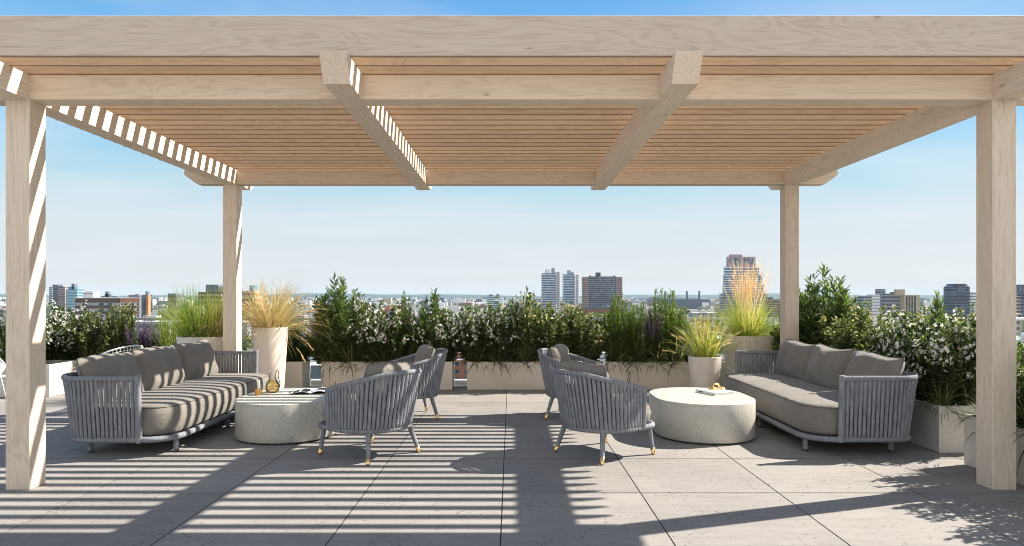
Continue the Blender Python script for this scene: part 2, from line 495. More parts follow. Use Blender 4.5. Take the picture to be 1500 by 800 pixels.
def ribbons(P0, D0, Lh, W, seg, droop, rs, curl=0.0):
    """arching blades"""
    n = len(P0)
    D = unit(D0); P = P0.copy()
    side = unit(np.cross(D, np.array([0, 0, 1.0]) + rs.normal(size=(n, 3)) * 0.3))
    V = np.empty((n, seg + 1, 2, 3))
    for k in range(seg + 1):
        t = k / seg
        w = (W * (1 - t) ** 0.7 * (0.5 + min(1, t * 4) * 0.5) + 0.0004)[:, None]
        V[:, k, 0] = P + side * w / 2; V[:, k, 1] = P - side * w / 2
        P = P + D * (Lh / seg)[:, None]
        D = unit(D + np.array([0, 0, -1.0]) * (droop * (0.25 + 1.1 * t))[:, None] / seg * 2 + rs.normal(size=(n, 3)) * curl)
    F = np.empty((n, seg, 4), int)
    b = (np.arange(n) * (seg + 1) * 2)[:, None]
    for k in range(seg):
        F[:, k] = b + np.array([[2 * k, 2 * k + 1, 2 * k + 3, 2 * k + 2]])
    return V.reshape(-1, 3), F.reshape(-1, 4)


def stems_of(rs, n, H, R, base_r, dome=0.35, lo=0.7):
    az = rs.uniform(0, 2 * PI, n); rad = R * np.sqrt(rs.uniform(0, 1, n))
    bp = np.stack([np.cos(az) * base_r * rs.uniform(0, 1, n), np.sin(az) * base_r * rs.uniform(0, 1, n), np.zeros(n)], 1)
    az2 = az + rs.normal(0, 0.35, n)
    top = H * (1 - dome * (rad / R) ** 2) * rs.uniform(lo, 1.06, n)
    tip = np.stack([np.cos(az2) * rad, np.sin(az2) * rad, top], 1)
    mid = bp + (tip - bp) * np.stack([np.full(n, 0.62), np.full(n, 0.62), np.full(n, 0.5)], 1) + rs.normal(0, 0.03, (n, 3))
    return bp, mid, tip


def bez(a, m, b, t):
    t = t[..., None]
    return (1 - t) ** 2 * a + 2 * t * (1 - t) * m + t ** 2 * b, unit(2 * (1 - t) * (m - a) + 2 * t * (b - m))


def stem_mesh(bp, mid, tip, r, parent):
    mb = MB()
    for a, m, b in zip(bp, mid, tip):
        pts = [tuple(bez(a, m, b, np.array(t))[0]) for t in (0, 0.33, 0.66, 1.0)]
        mb.tube(pts, (r, r * 0.3), 4, caps=False)
    return mb.build('stem', M['stem'], parent)


def shrub(name, seed, H, R, n, per, L, W, mat, out=0.8, dome=0.35, lo=0.7, base_r=0.14, flowers=0, fsize=0.045, droop=0.15, t0=0.1, pale_top=0.45):
    rs = np.random.RandomState(seed)
    root = empty(name)
    bp, mid, tip = stems_of(rs, n, H, R, base_r, dome, lo)
    t = np.sort(rs.uniform(t0, 1.0, (n, per)), 1)
    P, T = bez(bp[:, None], mid[:, None], tip[:, None], t)
    P, T, tt = P.reshape(-1, 3), T.reshape(-1, 3), t.ravel()
    rnd3 = unit(rs.normal(size=P.shape))
    D = T * (0.55 + 0.5 * (tt[:, None] > 0.9)) + unit(np.cross(T, rnd3)) * out
    V, Fc = leaf_verts(P + rs.normal(0, 0.008, P.shape), D, L * rs.uniform(0.6, 1.15, len(P)), W * rs.uniform(0.7, 1.2, len(P)), rs, droop)
    # leaves towards the shoot tips are paler
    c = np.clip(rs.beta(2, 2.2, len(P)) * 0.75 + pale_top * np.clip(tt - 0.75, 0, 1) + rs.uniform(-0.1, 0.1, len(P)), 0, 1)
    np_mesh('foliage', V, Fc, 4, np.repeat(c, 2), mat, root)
    stem_mesh(bp, mid, tip, 0.006, root)
    if flowers:
        k = flowers
        i = rs.randint(0, n, k)
        tf = rs.uniform(0.55, 1.0, k) ** 0.6
        C, T = bez(bp[i], mid[i], tip[i], tf)
        C = C + unit(C * np.array([1, 1, 0.2]) + 1e-6) * rs.uniform(0.0, 0.06, (k, 1)) + rs.normal(0, 0.022, (k, 3))
        axis = unit(unit(C * np.array([1, 1, 0])) * 0.8 + np.array([0, 0, 0.6]) + rs.normal(0, 0.4, (k, 3)))
        u = unit(np.cross(axis, rs.normal(size=(k, 3)))); w = np.cross(axis, u)
        Ps, Ds = [], []
        for q in range(5):
            a = 2 * PI * q / 5
            Ps.append(C); Ds.append(u * math.cos(a) + w * math.sin(a) + axis * 0.35)
        Ps, Ds = np.concatenate(Ps), np.concatenate(Ds)
        V, Fc = leaf_verts(Ps, Ds, np.full(len(Ps), fsize * 0.6) * rs.uniform(0.7, 1.2, len(Ps)), np.full(len(Ps), fsize * 0.34), rs, 0.1)
        np_mesh('blossom', V, Fc, 4, np.repeat(rs.uniform(0, 1, len(Ps)), 2), LEAF['petal'], root)
    return root


def upright_shrub(name, seed, H, R, n, per):
    return shrub(name, seed, H, R, int(n * 1.35), per, 0.052, 0.0105, LEAF['fine'], out=0.6, dome=0.25, lo=0.55, base_r=R * 0.75, droop=0.05, t0=0.05)


def spike_plant(name, seed, H, R, n):
    rs = np.random.RandomState(seed)
    root = empty(name)
    bp, mid, tip = stems_of(rs, n, H, R, 0.08, 0.2, 0.7)
    per = 60
    t = rs.uniform(0.05, 0.62, (n, per))
    P, T = bez(bp[:, None], mid[:, None], tip[:, None], t); P, T = P.reshape(-1, 3), T.reshape(-1, 3)
    D = T * 0.5 + unit(np.cross(T, rs.normal(size=P.shape)))
    V, Fc = leaf_verts(P, D, 0.06 * rs.uniform(0.6, 1.2, len(P)), np.full(len(P), 0.016), rs, 0.2)
    np_mesh('foliage', V, Fc, 4, np.repeat(rs.uniform(0, 0.8, len(P)), 2), LEAF['white'], root)
    per = 90
    t = rs.uniform(0.6, 1.0, (n, per))
    P, T = bez(bp[:, None], mid[:, None], tip[:, None], t); P, T = P.reshape(-1, 3), T.reshape(-1, 3)
    D = T * 0.3 + unit(np.cross(T, rs.normal(size=P.shape)))
    V, Fc = leaf_verts(P, D, 0.032 * rs.uniform(0.6, 1.2, len(P)) * (1.35 - t.ravel() * 0.6), np.full(len(P), 0.012), rs, 0.0)
    np_mesh('flower_spike', V, Fc, 4, np.repeat(rs.uniform(0, 1, len(P)), 2), LEAF['purple'], root)
    stem_mesh(bp, mid, tip, 0.003, root)
    return root


def grass(name, seed, n, Lm, W, mat, lean=0.45, droop=0.5, base_r=0.12, seg=6, plumes=0, pl=0.9, plean=0.28, pdroop=0.15):
    rs = np.random.RandomState(seed)
    root = empty(name)
    az = rs.uniform(0, 2 * PI, n); ln = np.abs(rs.normal(0, lean, n))
    P0 = np.stack([np.cos(az) * base_r * np.sqrt(rs.uniform(0, 1, n)), np.sin(az) * base_r * np.sqrt(rs.uniform(0, 1, n)), np.zeros(n)], 1)
    D0 = np.stack([np.cos(az) * np.sin(ln), np.sin(az) * np.sin(ln), np.cos(ln)], 1)
    V, Fc = ribbons(P0, D0, Lm * rs.uniform(0.55, 1.1, n), np.full(n, W), seg, droop * rs.uniform(0.4, 1.5, n), rs, 0.03)
    np_mesh('foliage', V, Fc, 4, np.repeat(rs.uniform(0, 1, n), seg), mat, root)
    if plumes:
        n = plumes
        az = rs.uniform(0, 2 * PI, n); ln = np.abs(rs.normal(0, plean, n))
        P0 = np.stack([np.cos(az) * base_r * 0.6 * rs.uniform(0, 1, n), np.sin(az) * base_r * 0.6 * rs.uniform(0, 1, n), np.zeros(n)], 1)
        D0 = np.stack([np.cos(az) * np.sin(ln), np.sin(az) * np.sin(ln), np.cos(ln)], 1)
        LL = pl * rs.uniform(0.7, 1.05, n)
        V, Fc = ribbons(P0, D0, LL, np.full(n, 0.004), 6, pdroop * rs.uniform(0.3, 1.6, n), rs, 0.02)
        # feathery heads: short hairs along the upper third of each stalk
        Vr = V.reshape(n, 7, 2, 3).mean(2)
        per = 26
        t = rs.uniform(3.6, 6.0, (n, per)); k = np.minimum(t.astype(int), 5); fr = (t - k)[..., None]
        ii = np.arange(n)[:, None]
        C = Vr[ii, k] * (1 - fr) + Vr[ii, k + 1] * fr
        T = unit(Vr[ii, k + 1] - Vr[ii, k])
        C, T = C.reshape(-1, 3), T.reshape(-1, 3)
        D = T + rs.normal(0, 0.25, T.shape)
        V2, F2 = leaf_verts(C, D, 0.055 * rs.uniform(0.5, 1.2, len(C)), np.full(len(C), 0.0035), rs, 0.1)
        Vall = np.concatenate([V, V2]); Fall = np.concatenate([Fc, F2 + len(V)])
        np_mesh('plume', Vall, Fall, 4, rs.uniform(0, 1, len(Fall)), LEAF['plume'], root)
    return root


# ------------------------------------------------------------------ camera, sun, sky
cam_d = bpy.data.cameras.new('camera')
cam = bpy.data.objects.new('camera', cam_d)
COL.objects.link(cam)
cam.location = (0, 0, EYE)
cam.rotation_euler = (PI / 2, 0, 0)
cam_d.sensor_fit = 'HORIZONTAL'; cam_d.sensor_width = 36.0; cam_d.lens = 24.0
cam_d.shift_x = (750 - PX0) / 1500; cam_d.shift_y = (PY0 - 400) / 1500
cam_d.clip_start = 0.05; cam_d.clip_end = 60000
scene.camera = cam

SUN = Vector((1.15, 0.375, 1.0)).normalized()
ld = bpy.data.lights.new('sun', 'SUN')
ld.energy = 5.0; ld.angle = math.radians(0.5); ld.color = (1.0, 0.93, 0.83)
lo = bpy.data.objects.new('sun', ld); COL.objects.link(lo)
lo.rotation_euler = (-SUN).to_track_quat('-Z', 'Y').to_euler()
lo.location = (20, 6, 20)

world = bpy.data.worlds.new('World'); scene.world = world; world.use_nodes = True
nt = world.node_tree; L = nt.links.new
bg = nt.nodes['Background']
sky = N(nt, 'ShaderNodeTexSky'); sky.sky_type = 'NISHITA'; sky.sun_disc = False
sky.sun_elevation = math.asin(SUN.z); sky.sun_rotation = math.atan2(SUN.x, SUN.y)
sky.altitude = 100; sky.air_density = 1.0; sky.dust_density = 0.6; sky.ozone_density = 2.2
# thin high cloud: streaky noise laid on the sky by direction
tc = N(nt, 'ShaderNodeTexCoord')
sp = N(nt, 'ShaderNodeSeparateXYZ'); L(tc.outputs['Generated'], sp.inputs[0])
zc = N(nt, 'ShaderNodeMath', operation='ADD'); zc.inputs[1].default_value = 0.12; L(sp.outputs['Z'], zc.inputs[0])
dv = N(nt, 'ShaderNodeVectorMath', operation='DIVIDE'); L(tc.outputs['Generated'], dv.inputs[0])
cz = N(nt, 'ShaderNodeCombineXYZ')
for i in range(3): L(zc.outputs[0], cz.inputs[i])
L(cz.outputs[0], dv.inputs[1])
mp = N(nt, 'ShaderNodeMapping'); mp.inputs['Scale'].default_value = (0.55, 1.2, 0.0); mp.inputs['Location'].default_value = (3.1, 0.7, 0)
L(dv.outputs[0], mp.inputs['Vector'])
cn = N(nt, 'ShaderNodeTexNoise', Scale=1.3, Detail=6.0, Roughness=0.52, Distortion=0.3); L(mp.outputs[0], cn.inputs['Vector'])
cr = ramp(nt, [(0.42, (0, 0, 0)), (0.82, (0.55, 0.55, 0.55))]); L(cn.outputs['Fac'], cr.inputs['Fac'])
mx = N(nt, 'ShaderNodeMix', data_type='RGBA')
L(cr.outputs['Color'], mx.inputs['Factor']); mx.inputs['B'].default_value = (5.2, 5.5, 5.8, 1)
hz = ramp(nt, [(0.0, (4.85, 5.0, 5.05)), (0.10, (4.4, 4.9, 5.15)), (0.165, (2.9, 4.5, 5.3)), (0.23, (1.5, 3.75, 5.7)), (0.42, (0.75, 2.65, 5.5)), (0.75, (0.25, 0.8, 1.9)), (1.0, (0.2, 0.6, 1.5))])
L(sp.outputs['Z'], hz.inputs['Fac'])
hf = ramp(nt, [(0.0, (0.95,) * 3), (0.42, (0.82,) * 3), (0.75, (0.65,) * 3)]); L(sp.outputs['Z'], hf.inputs['Fac'])
hm_ = N(nt, 'ShaderNodeMix', data_type='RGBA')
L(hf.outputs['Color'], hm_.inputs['Factor']); L(sky.outputs['Color'], hm_.inputs['A']); L(hz.outputs['Color'], hm_.inputs['B'])
L(hm_.outputs['Result'], mx.inputs['A'])
# unseen bright cloud bank, added behind the camera to fill shaded near faces
bn = N(nt, 'ShaderNodeTexNoise', Scale=3.2, Detail=7.0, Roughness=0.6, Distortion=0.3)
mpb = N(nt, 'ShaderNodeMapping'); mpb.inputs['Scale'].default_value = (1, 1, 2.0); L(tc.outputs['Generated'], mpb.inputs['Vector']); L(mpb.outputs[0], bn.inputs['Vector'])
by = N(nt, 'ShaderNodeMapRange'); by.interpolation_type = 'SMOOTHSTEP'
by.inputs['From Min'].default_value = -0.05; by.inputs['From Max'].default_value = -0.45; L(sp.outputs['Y'], by.inputs['Value'])
bz = N(nt, 'ShaderNodeMapRange'); bz.interpolation_type = 'SMOOTHSTEP'
bz.inputs['From Min'].default_value = 0.78; bz.inputs['From Max'].default_value = 0.35; L(sp.outputs['Z'], bz.inputs['Value'])
bm = N(nt, 'ShaderNodeMath', operation='MULTIPLY'); L(by.outputs[0], bm.inputs[0]); L(bz.outputs[0], bm.inputs[1])
br = ramp(nt, [(0.36, (0, 0, 0)), (0.47, (1, 1, 1))]); L(bn.outputs['Fac'], br.inputs['Fac'])
bf = N(nt, 'ShaderNodeMath', operation='MULTIPLY'); L(bm.outputs[0], bf.inputs[0]); L(br.outputs['Color'], bf.inputs[1])
mb_ = N(nt, 'ShaderNodeMix', data_type='RGBA')
L(bf.outputs[0], mb_.inputs['Factor']); L(mx.outputs['Result'], mb_.inputs['A']); mb_.inputs['B'].default_value = (9.0, 9.0, 8.9, 1)
L(mb_.outputs['Result'], bg.inputs['Color'])
bg.inputs['Strength'].default_value = 0.071

# ------------------------------------------------------------------ terrace floor
TX, TY, JX, JY = 0.982, 1.04, -0.06, 4.861
fm = MB(); rnds = []
fm.box(-16, 16, -6, 10.86, -0.5, -0.003, 1); rnds += [0.5] * 6
ix0, ix1 = math.floor((-16 - JX) / TX) + 1, math.floor((16 - JX) / TX)
iy0 = math.floor((-6 - JY) / TY) + 1
for i in range(ix0, ix1):
    for j in range(iy0, 6):
        x0, y0 = JX + i * TX, JY + j * TY
        y1 = min(y0 + TY, 10.86)
        if y0 > 10.7: continue
        n0 = len(fm.f)
        fm.box(x0 + 0.004, x0 + TX - 0.004, y0 + 0.008, y1 - 0.008, -0.0025, 0.0, 0, bev=0.0008)
        rnds += [random.random()] * (len(fm.f) - n0)
fl = fm.build('floor', [M['floor'], M['joint']])
a = fl.data.attributes.new('rnd', 'FLOAT', 'FACE'); a.data.foreach_set('value', rnds)
tag(fl, kind='structure')
kb = MB().box(-16, 16, 10.864, 11.06, -0.5, 0.06, bev=0.006).build('kerb', M['white'])
tag(kb, kind='structure')

rail = empty('glass_railing', (0, 10.95, 0.06))
tag(rail, 'clear glass balustrade with slim metal top rail behind the planters', 'railing')
for k in range(-8, 8):
    MB().box(k * 1.98 + 0.012, (k + 1) * 1.98 - 0.012, -0.008, 0.008, 0.002, 0.955).build('glass_panel', M['glass'], rail)
MB().box(-15.9, 15.9, -0.025, 0.025, 0.957, 0.997, bev=0.005).build('top_rail', M['steel'], rail)

# ------------------------------------------------------------------ pergola
perg = empty('pergola', (0, 0, 0))
tag(perg, 'pale timber pergola of four posts carrying a slatted roof over the lounge', 'pergola')
ZB, ZT = 2.822, 2.998
def pb(name, x0, x1, y0, y1, z0, z1, m, bev=0.004, edge=False):
    b = MB().box(x0, x1, y0, y1, z0, z1, 0, bev)
    if edge: b.box(x0 + 0.002, x1 - 0.002, y0 + 0.001, y0 + 0.013, z0 - 0.004, z0 - 0.0005, 1)  # thin dark strip paints the shade under the board
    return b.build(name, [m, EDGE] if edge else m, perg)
for y0 in (4.93, 8.65):
    for x0 in (-3.652, 3.477):
        pb('post', x0, x0 + 0.175, y0, y0 + 0.175, 0.0, ZB - 0.002, WZ)
for y0 in (4.932, 8.648):
    ins = 0.16
    MB().prism([(-4.14, ZT - 0.003), (-4.14, ZT - 0.06), (-4.14 + ins, ZB), (4.14 - ins, ZB), (4.14, ZT - 0.06), (4.14, ZT - 0.003)], y0, y0 + 0.172, axis='y').build('cross_beam', WX, perg)
for xc in (-3.5645, -1.1625, 1.1625, 3.5645):
    h = 0.0895
    MB().prism([(4.44, ZT), (4.56, ZB - 0.004), (9.13, ZB - 0.004), (9.30, ZT - 0.07), (9.30, ZT)], xc - h, xc + h, axis='x').build('rafter', WY, perg)
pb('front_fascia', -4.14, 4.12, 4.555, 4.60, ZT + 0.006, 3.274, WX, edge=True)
for k in range(1, 26):
    y = 4.555 + k * 0.183
    if y > 9.25: break
    pb('slat', -4.14 + random.uniform(-0.004, 0.004), 4.10 + random.uniform(-0.004, 0.004), y, y + 0.034, ZT + 0.006, ZT + 0.162, WX_BOUNCE, 0.003, edge=True)

# ------------------------------------------------------------------ furniture
def arc(cx, cy, r, a0, a1, n, ry=None):
    ry = ry or r
    return [(cx + r * math.cos(a0 + (a1 - a0) * i / n), cy + ry * math.sin(a0 + (a1 - a0) * i / n)) for i in range(n + 1)]


def outline(x0, x1, y0, y1, rb, rf, n=8):
    """closed plan outline, rounded: rb at the back (x0), rf at the front (x1)"""
    return (arc(x1 - rf, y1 - rf, rf, 0, PI / 2, n) + arc(x0 + rb, y1 - rb, rb, PI / 2, PI, n)
            + arc(x0 + rb, y0 + rb, rb, PI, 1.5 * PI, n) + arc(x1 - rf, y0 + rf, rf, 1.5 * PI, 2 * PI, n))


def inset(poly, d):
    n = len(poly); out = []
    for i in range(n):
        a, b = Vector(poly[i - 1]), Vector(poly[(i + 1) % n])
        t = (b - a)
        t = t.normalized() if t.length > 1e-9 else Vector((1, 0))
        nrm = Vector((-t.y, t.x))          # inwards for a counter-clockwise outline
        p = Vector(poly[i]) + nrm * d
        out.append((p.x, p.y))
    return out


def dense(poly, step=0.06):
    out = []
    n = len(poly)
    for i in range(n):
        a, b = Vector(poly[i]), Vector(poly[(i + 1) % n])
        k = max(1, int((b - a).length / step))
        for j in range(k):
            p = a.lerp(b, j / k); out.append((p.x, p.y))
    return out


def cushion(name, poly, z0, z1, parent, crown=0.02, mat='fabric'):
    poly = dense(poly)
    cx = sum(p[0] for p in poly) / len(poly); cy = sum(p[1] for p in poly) / len(poly)
    h = z1 - z0
    rr = []
    for d, z in ((0.03, 0), (0.010, 0.02), (0.0, 0.06), (-0.008, h * 0.5), (0.0, h - 0.075), (0.010, h - 0.04), (0.026, h - 0.016), (0.05, h - 0.003), (0.085, h + 0.004)):
        rr.append([(x, y, z0 + z) for x, y in inset(poly, d)])
    last = inset(poly, 0.085)
    for s, dz in ((0.8, 0.4), (0.5, 0.75), (0.2, 0.95)):
        rr.append([(cx + (x - cx) * s, cy + (y - cy) * s, z1 + 0.004 + crown * dz) for x, y in last])
    m = MB().rings(rr)
    o = m.build(name, M[mat], parent)
    seam = [(x, y, z1 - 0.016) for x, y in inset(poly, 0.022)]
    MB().tube(seam, 0.005, 5, closed=True).build('piping', M['piping'], o)
    return o


def pillow(name, W, H, T, parent, loc, tilt, rz=0.0, seed=0, n=22):
    rs = random.Random(seed)
    ph = [rs.uniform(0, 6) for _ in range(6)]
    vs, fs = [], []
    for sgn in (1, -1):
        for i in range(n + 1):
            for j in range(n + 1):
                u, v = -1 + 2 * i / n, -1 + 2 * j / n
                f = ((1 - abs(u) ** 3.2) * (1 - abs(v) ** 3.2))
                f = max(0, f) ** 0.5
                edge = 1 - 0.05 * (1 - u * u)
                wr = 0.010 * math.sin(5 * u + ph[0] + 2 * v) * math.sin(4 * v + ph[1]) + 0.006 * math.sin(9 * u * v + ph[2])
                y = W / 2 * u * (1 - 0.045 * (1 - v * v)) * (1 - 0.03 * v * v * v)
                z = H / 2 * v * (1 - 0.035 * (1 - u * u) if v > 0 else 1) + (0.012 * math.sin(3 * u + ph[3]) if v > 0.6 else 0)
                vs.append((sgn * (T / 2 * f) + wr * f * 1.3, y, z))
    s = (n + 1) ** 2
    for k, sgn in ((0, 1), (1, -1)):
        for i in range(n):
            for j in range(n):
                q = [k * s + i * (n + 1) + j, k * s + (i + 1) * (n + 1) + j, k * s + (i + 1) * (n + 1) + j + 1, k * s + i * (n + 1) + j + 1]
                fs.append(q if sgn > 0 else q[::-1])
    ca, sa = math.cos(tilt), math.sin(tilt)
    out = []
    for x, y, z in vs:
        x, z = x * ca - z * sa, x * sa + z * ca
        out.append((x + loc[0], y + loc[1], z + loc[2]))
    o = MB().add(out, fs, 0, True).build(name, M['fabric'], parent)
    ring = [(0, W / 2 * u * (1 - 0.045 * (1 - v * v)) * (1 - 0.03 * v * v * v), H / 2 * v * (1 - 0.035 * (1 - u * u) if v > 0 else 1) + (0.012 * math.sin(3 * u + ph[3]) if v > 0.6 else 0))
            for u, v in [(-1 + 2 * k / n, -1) for k in range(n)] + [(1, -1 + 2 * k / n) for k in range(n)] + [(1 - 2 * k / n, 1) for k in range(n)] + [(-1, 1 - 2 * k / n) for k in range(n)]]
    ring = [(x * ca - z * sa + loc[0], y + loc[1], x * sa + z * ca + loc[2]) for x, y, z in ring]
    MB().tube(ring, 0.005, 5, closed=True).build('piping', M['piping'], o)
    return o


def path_samples(path, step):
    P = [Vector(p) for p in path]
    seg = [(P[i + 1] - P[i]).length for i in range(len(P) - 1)]
    tot = sum(seg); n = max(2, round(tot / step)); res = []
    for k in range(n + 1):
        t = tot * k / n; i = 0
        while i < len(seg) - 1 and t > seg[i]:
            t -= seg[i]; i += 1
        res.append((P[i].lerp(P[i + 1], min(1, t / seg[i])), (P[i + 1] - P[i]).normalized(), k / n))
    return res


def weave(top, bot, parent, step=0.039, w=0.0155, th=0.012):
    """flat braided cords strung between the bottom rail and the top rail"""
    n = len(top)
    m = MB()
    A = path_samples(top, step)
    tot = len(A)
    B = path_samples(bot, sum((Vector(bot[i + 1]) - Vector(bot[i])).length for i in range(len(bot) - 1)) / (tot - 1))
    for (pt, tt, u), (pb_, tb, _) in zip(A, B):
        ax = (pt - pb_).normalized()
        s = tt.copy(); s.z = 0; s.normalize()
        nrm = s.cross(ax).normalized()
        rr = []
        K = 10
        for k in range(K + 1):
            c = pb_.lerp(pt, k / K)
            g = 1 + 0.06 * (k % 2)
            rr.append([tuple(c + s * (math.cos(a) * w * g) + nrm * (math.sin(a) * th * g)) for a in [2 * PI * q / 8 for q in range(8)]])
        m.rings(rr)
    return m.build('rope_weave', M['rope'], parent)


def make_sofa(loc, rz, label):
    t = empty('outdoor_sofa', loc, rz)
    tag(t, label, 'sofa', 'rope sofas under the pergola')
    Lh = 1.375
    top = [(0.155, -Lh), *arc(-0.585 + 0.24, -Lh + 0.24, 0.24, 1.5 * PI, PI, 10), *arc(-0.585 + 0.24, Lh - 0.24, 0.24, PI, 0.5 * PI, 10), (0.155, Lh)]
    bi = 0.02
    bot = [(0.155, -Lh + bi), *arc(-0.505 + 0.22, -Lh + bi + 0.22, 0.22, 1.5 * PI, PI, 10), *arc(-0.505 + 0.22, Lh - bi - 0.22, 0.22, PI, 0.5 * PI, 10), (0.155, Lh - bi)]
    top3 = [(x, y, 0.685) for x, y in top]; bot3 = [(x, y, 0.15) for x, y in bot]
    weave(top3, bot3, t)
    MB().tube(top3, 0.022, 10, wrap=0.022, amp=0.10, flat=(0.85, 1.1)).build('top_rail', M['rope'], t)
    for s in (-1, 1):
        MB().tube([(0.165, s * (Lh - bi), 0.125), (0.165, s * Lh, 0.712)], 0.027, 10, wrap=0.022, amp=0.10).build('arm_post', M['rope'], t)
    base = outline(-0.512, 0.435, -Lh + 0.03, Lh - 0.03, 0.22, 0.25)
    MB().tube([(x, y, 0.15) for x, y in dense(base)], 0.026, 10, closed=True, wrap=0.022, amp=0.10).build('base_rail', M['rope'], t)
    MB().prism(inset(base, 0.015), 0.157, 0.172).build('seat_deck', M['dark_metal'], t)
    cushion('seat_cushion', outline(-0.46, 0.428, -Lh + 0.055, Lh - 0.055, 0.18, 0.26), 0.174, 0.435, t)
    for k, y in enumerate((-0.86, 0.0, 0.86)):
        pillow('back_cushion', 0.87, 0.47, 0.24, t, (-0.36, y, 0.63), math.radians(15 + k), seed=k + int(loc[1] * 7 + loc[0]))
    for x, y in ((0.375, -1.12), (0.375, 1.12), (-0.38, -1.15), (-0.38, 1.15), (0.375, 0.0)):
        g = MB().tube([(x, y, 0.018), (x, y, 0.128)], 0.024, 10, wrap=0.014, amp=0.06).build('leg', M['rope'], t)
        MB().lathe([(0.022, 0.0), (0.024, 0.004), (0.024, 0.016), (0.02, 0.02)], 14, c=(x, y)).build('foot', M['dark_metal'], g)
    return t


def make_chair(loc, rz, label):
    t = empty('rope_armchair', loc, rz)
    tag(t, label, 'armchair', 'rope armchairs around the low tables')
    def plan(R, rx, xa, cx):
        return [(xa, -R)] + [(xa + (cx - xa) * k / 4, -R) for k in range(1, 4)] + arc(cx, 0, rx, 1.5 * PI, 0.5 * PI, 24, R) + [(cx + (xa - cx) * k / 4, R) for k in range(1, 4)] + [(xa, R)]
    tp, bp = plan(0.385, 0.435, 0.11, -0.03), plan(0.355, 0.36, 0.13, -0.0)
    n = len(tp)
    def hz(i):
        s = min(i, n - 1 - i) / ((n - 1) / 2)
        s = min(1, s / 0.82)
        return 0.60 + 0.155 * (0.55 * s + 0.45 * s * s * (3 - 2 * s))
    top3 = [(x, y, hz(i)) for i, (x, y) in enumerate(tp)]
    bot3 = [(x, y, 0.268) for x, y in bp]
    weave(top3, bot3, t, step=0.040)
    MB().tube(top3, 0.0195, 10, wrap=0.020, amp=0.10, flat=(0.85, 1.1)).build('top_rail', M['rope'], t)
    for s in (-1, 1):
        MB().tube([(0.138, s * 0.355, 0.255), (0.118, s * 0.385, 0.618)], 0.02, 10, wrap=0.020, amp=0.10).build('arm_post', M['rope'], t)
    ring = [(x, y) for x, y in plan(0.345, 0.35, 0.19, 0.0)][:-1]
    ring += arc(0.20, 0.185, 0.16, PI / 2, 0, 8) + arc(0.20, -0.185, 0.16, 0, -PI / 2, 8)
    ring = [p for i, p in enumerate(ring) if i == 0 or (Vector(p) - Vector(ring[i - 1])).length > 1e-4][::-1]
    MB().tube([(x, y, 0.268) for x, y in ring], 0.023, 10, closed=True, wrap=0.020, amp=0.10).build('base_ring', M['rope'], t)
    ring2 = ring
    MB().prism(inset(ring2, 0.012), 0.272, 0.285).build('seat_deck', M['dark_metal'], t)
    cushion('seat_cushion', outline(-0.29, 0.375, -0.31, 0.31, 0.27, 0.16), 0.287, 0.46, t, 0.025)
    pillow('back_cushion', 0.56, 0.42, 0.19, t, (-0.20, 0, 0.625), math.radians(17), seed=5 + int(loc[1] * 3))
    for fx, fy, tx_, ty_ in ((0.325, -0.30, 0.295, -0.27), (0.325, 0.30, 0.295, 0.27), (-0.305, -0.30, -0.235, -0.235), (-0.305, 0.30, -0.235, 0.235)):
        q = Vector((fx, fy, 0.0)); p = Vector((tx_, ty_, 0.265)); b = q.lerp(p, 0.22)
        g = MB().tube([tuple(b), tuple(p)], (0.0185, 0.0245), 10, wrap=0.013, amp=0.06).build('leg', M['rope'], t)
        MB().tube([tuple(q.lerp(p, 0.0)), tuple(q.lerp(p, 0.03)), tuple(q.lerp(p, 0.05)), tuple(q.lerp(p, 0.23)), tuple(q.lerp(p, 0.235))], [0.012, 0.0165, 0.0175, 0.020, 0.015], 14).build('foot_cap', M['brass'], g)
    return t


make_sofa((-3.395, 7.28, 0), 0.0, 'grey rope sofa at left with slat shadows striping its three taupe cushions')
make_sofa((3.04, 7.30, 0), PI, 'grey rope sofa at right, its cushions in even light, beside the white-flowering shrubs')
ang = math.atan2(0.6, -0.8)
make_chair((-1.245, 6.06, 0), ang, 'rope armchair nearest the left striped table, its curved back to the viewer')
make_chair((-1.215, 7.95, 0), PI + math.radians(19), 'rope armchair half hidden behind the nearer armchair of the left table')
make_chair((0.82, 6.08, 0), PI - ang, 'rope armchair in front of the sunny white table on the right')
make_chair((0.78, 7.95, 0), -math.radians(19), 'rope armchair half hidden behind the nearer armchair of the right table')


def make_table(loc, label):
    t = empty('coffee_table', loc)
    tag(t, label, 'coffee table', 'terrazzo drum tables')
    o = outline(-0.487, 0.487, -0.62, 0.62, 0.475, 0.475, 16)
    rr = [[(x, y, z) for x, y in inset(o, d)] for d, z in ((0.012, 0.018), (0.0, 0.03), (0.0, 0.379), (0.002, 0.383), (0.006, 0.385))]
    m = MB().rings(rr, cap=(True, True))
    b = m.build('drum', M['terrazzo'], t)
    b.data.polygons[len(b.data.polygons) - 1].use_smooth = False
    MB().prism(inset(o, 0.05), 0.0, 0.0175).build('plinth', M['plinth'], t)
    return t


make_table((-2.25, 7.0, 0), 'low oval terrazzo table striped with slat shadows, carrying drinks and magazines')
make_table((1.94, 7.0, 0), 'low oval terrazzo table in full sun, carrying a book with a gold chain')
TZ = 0.3855

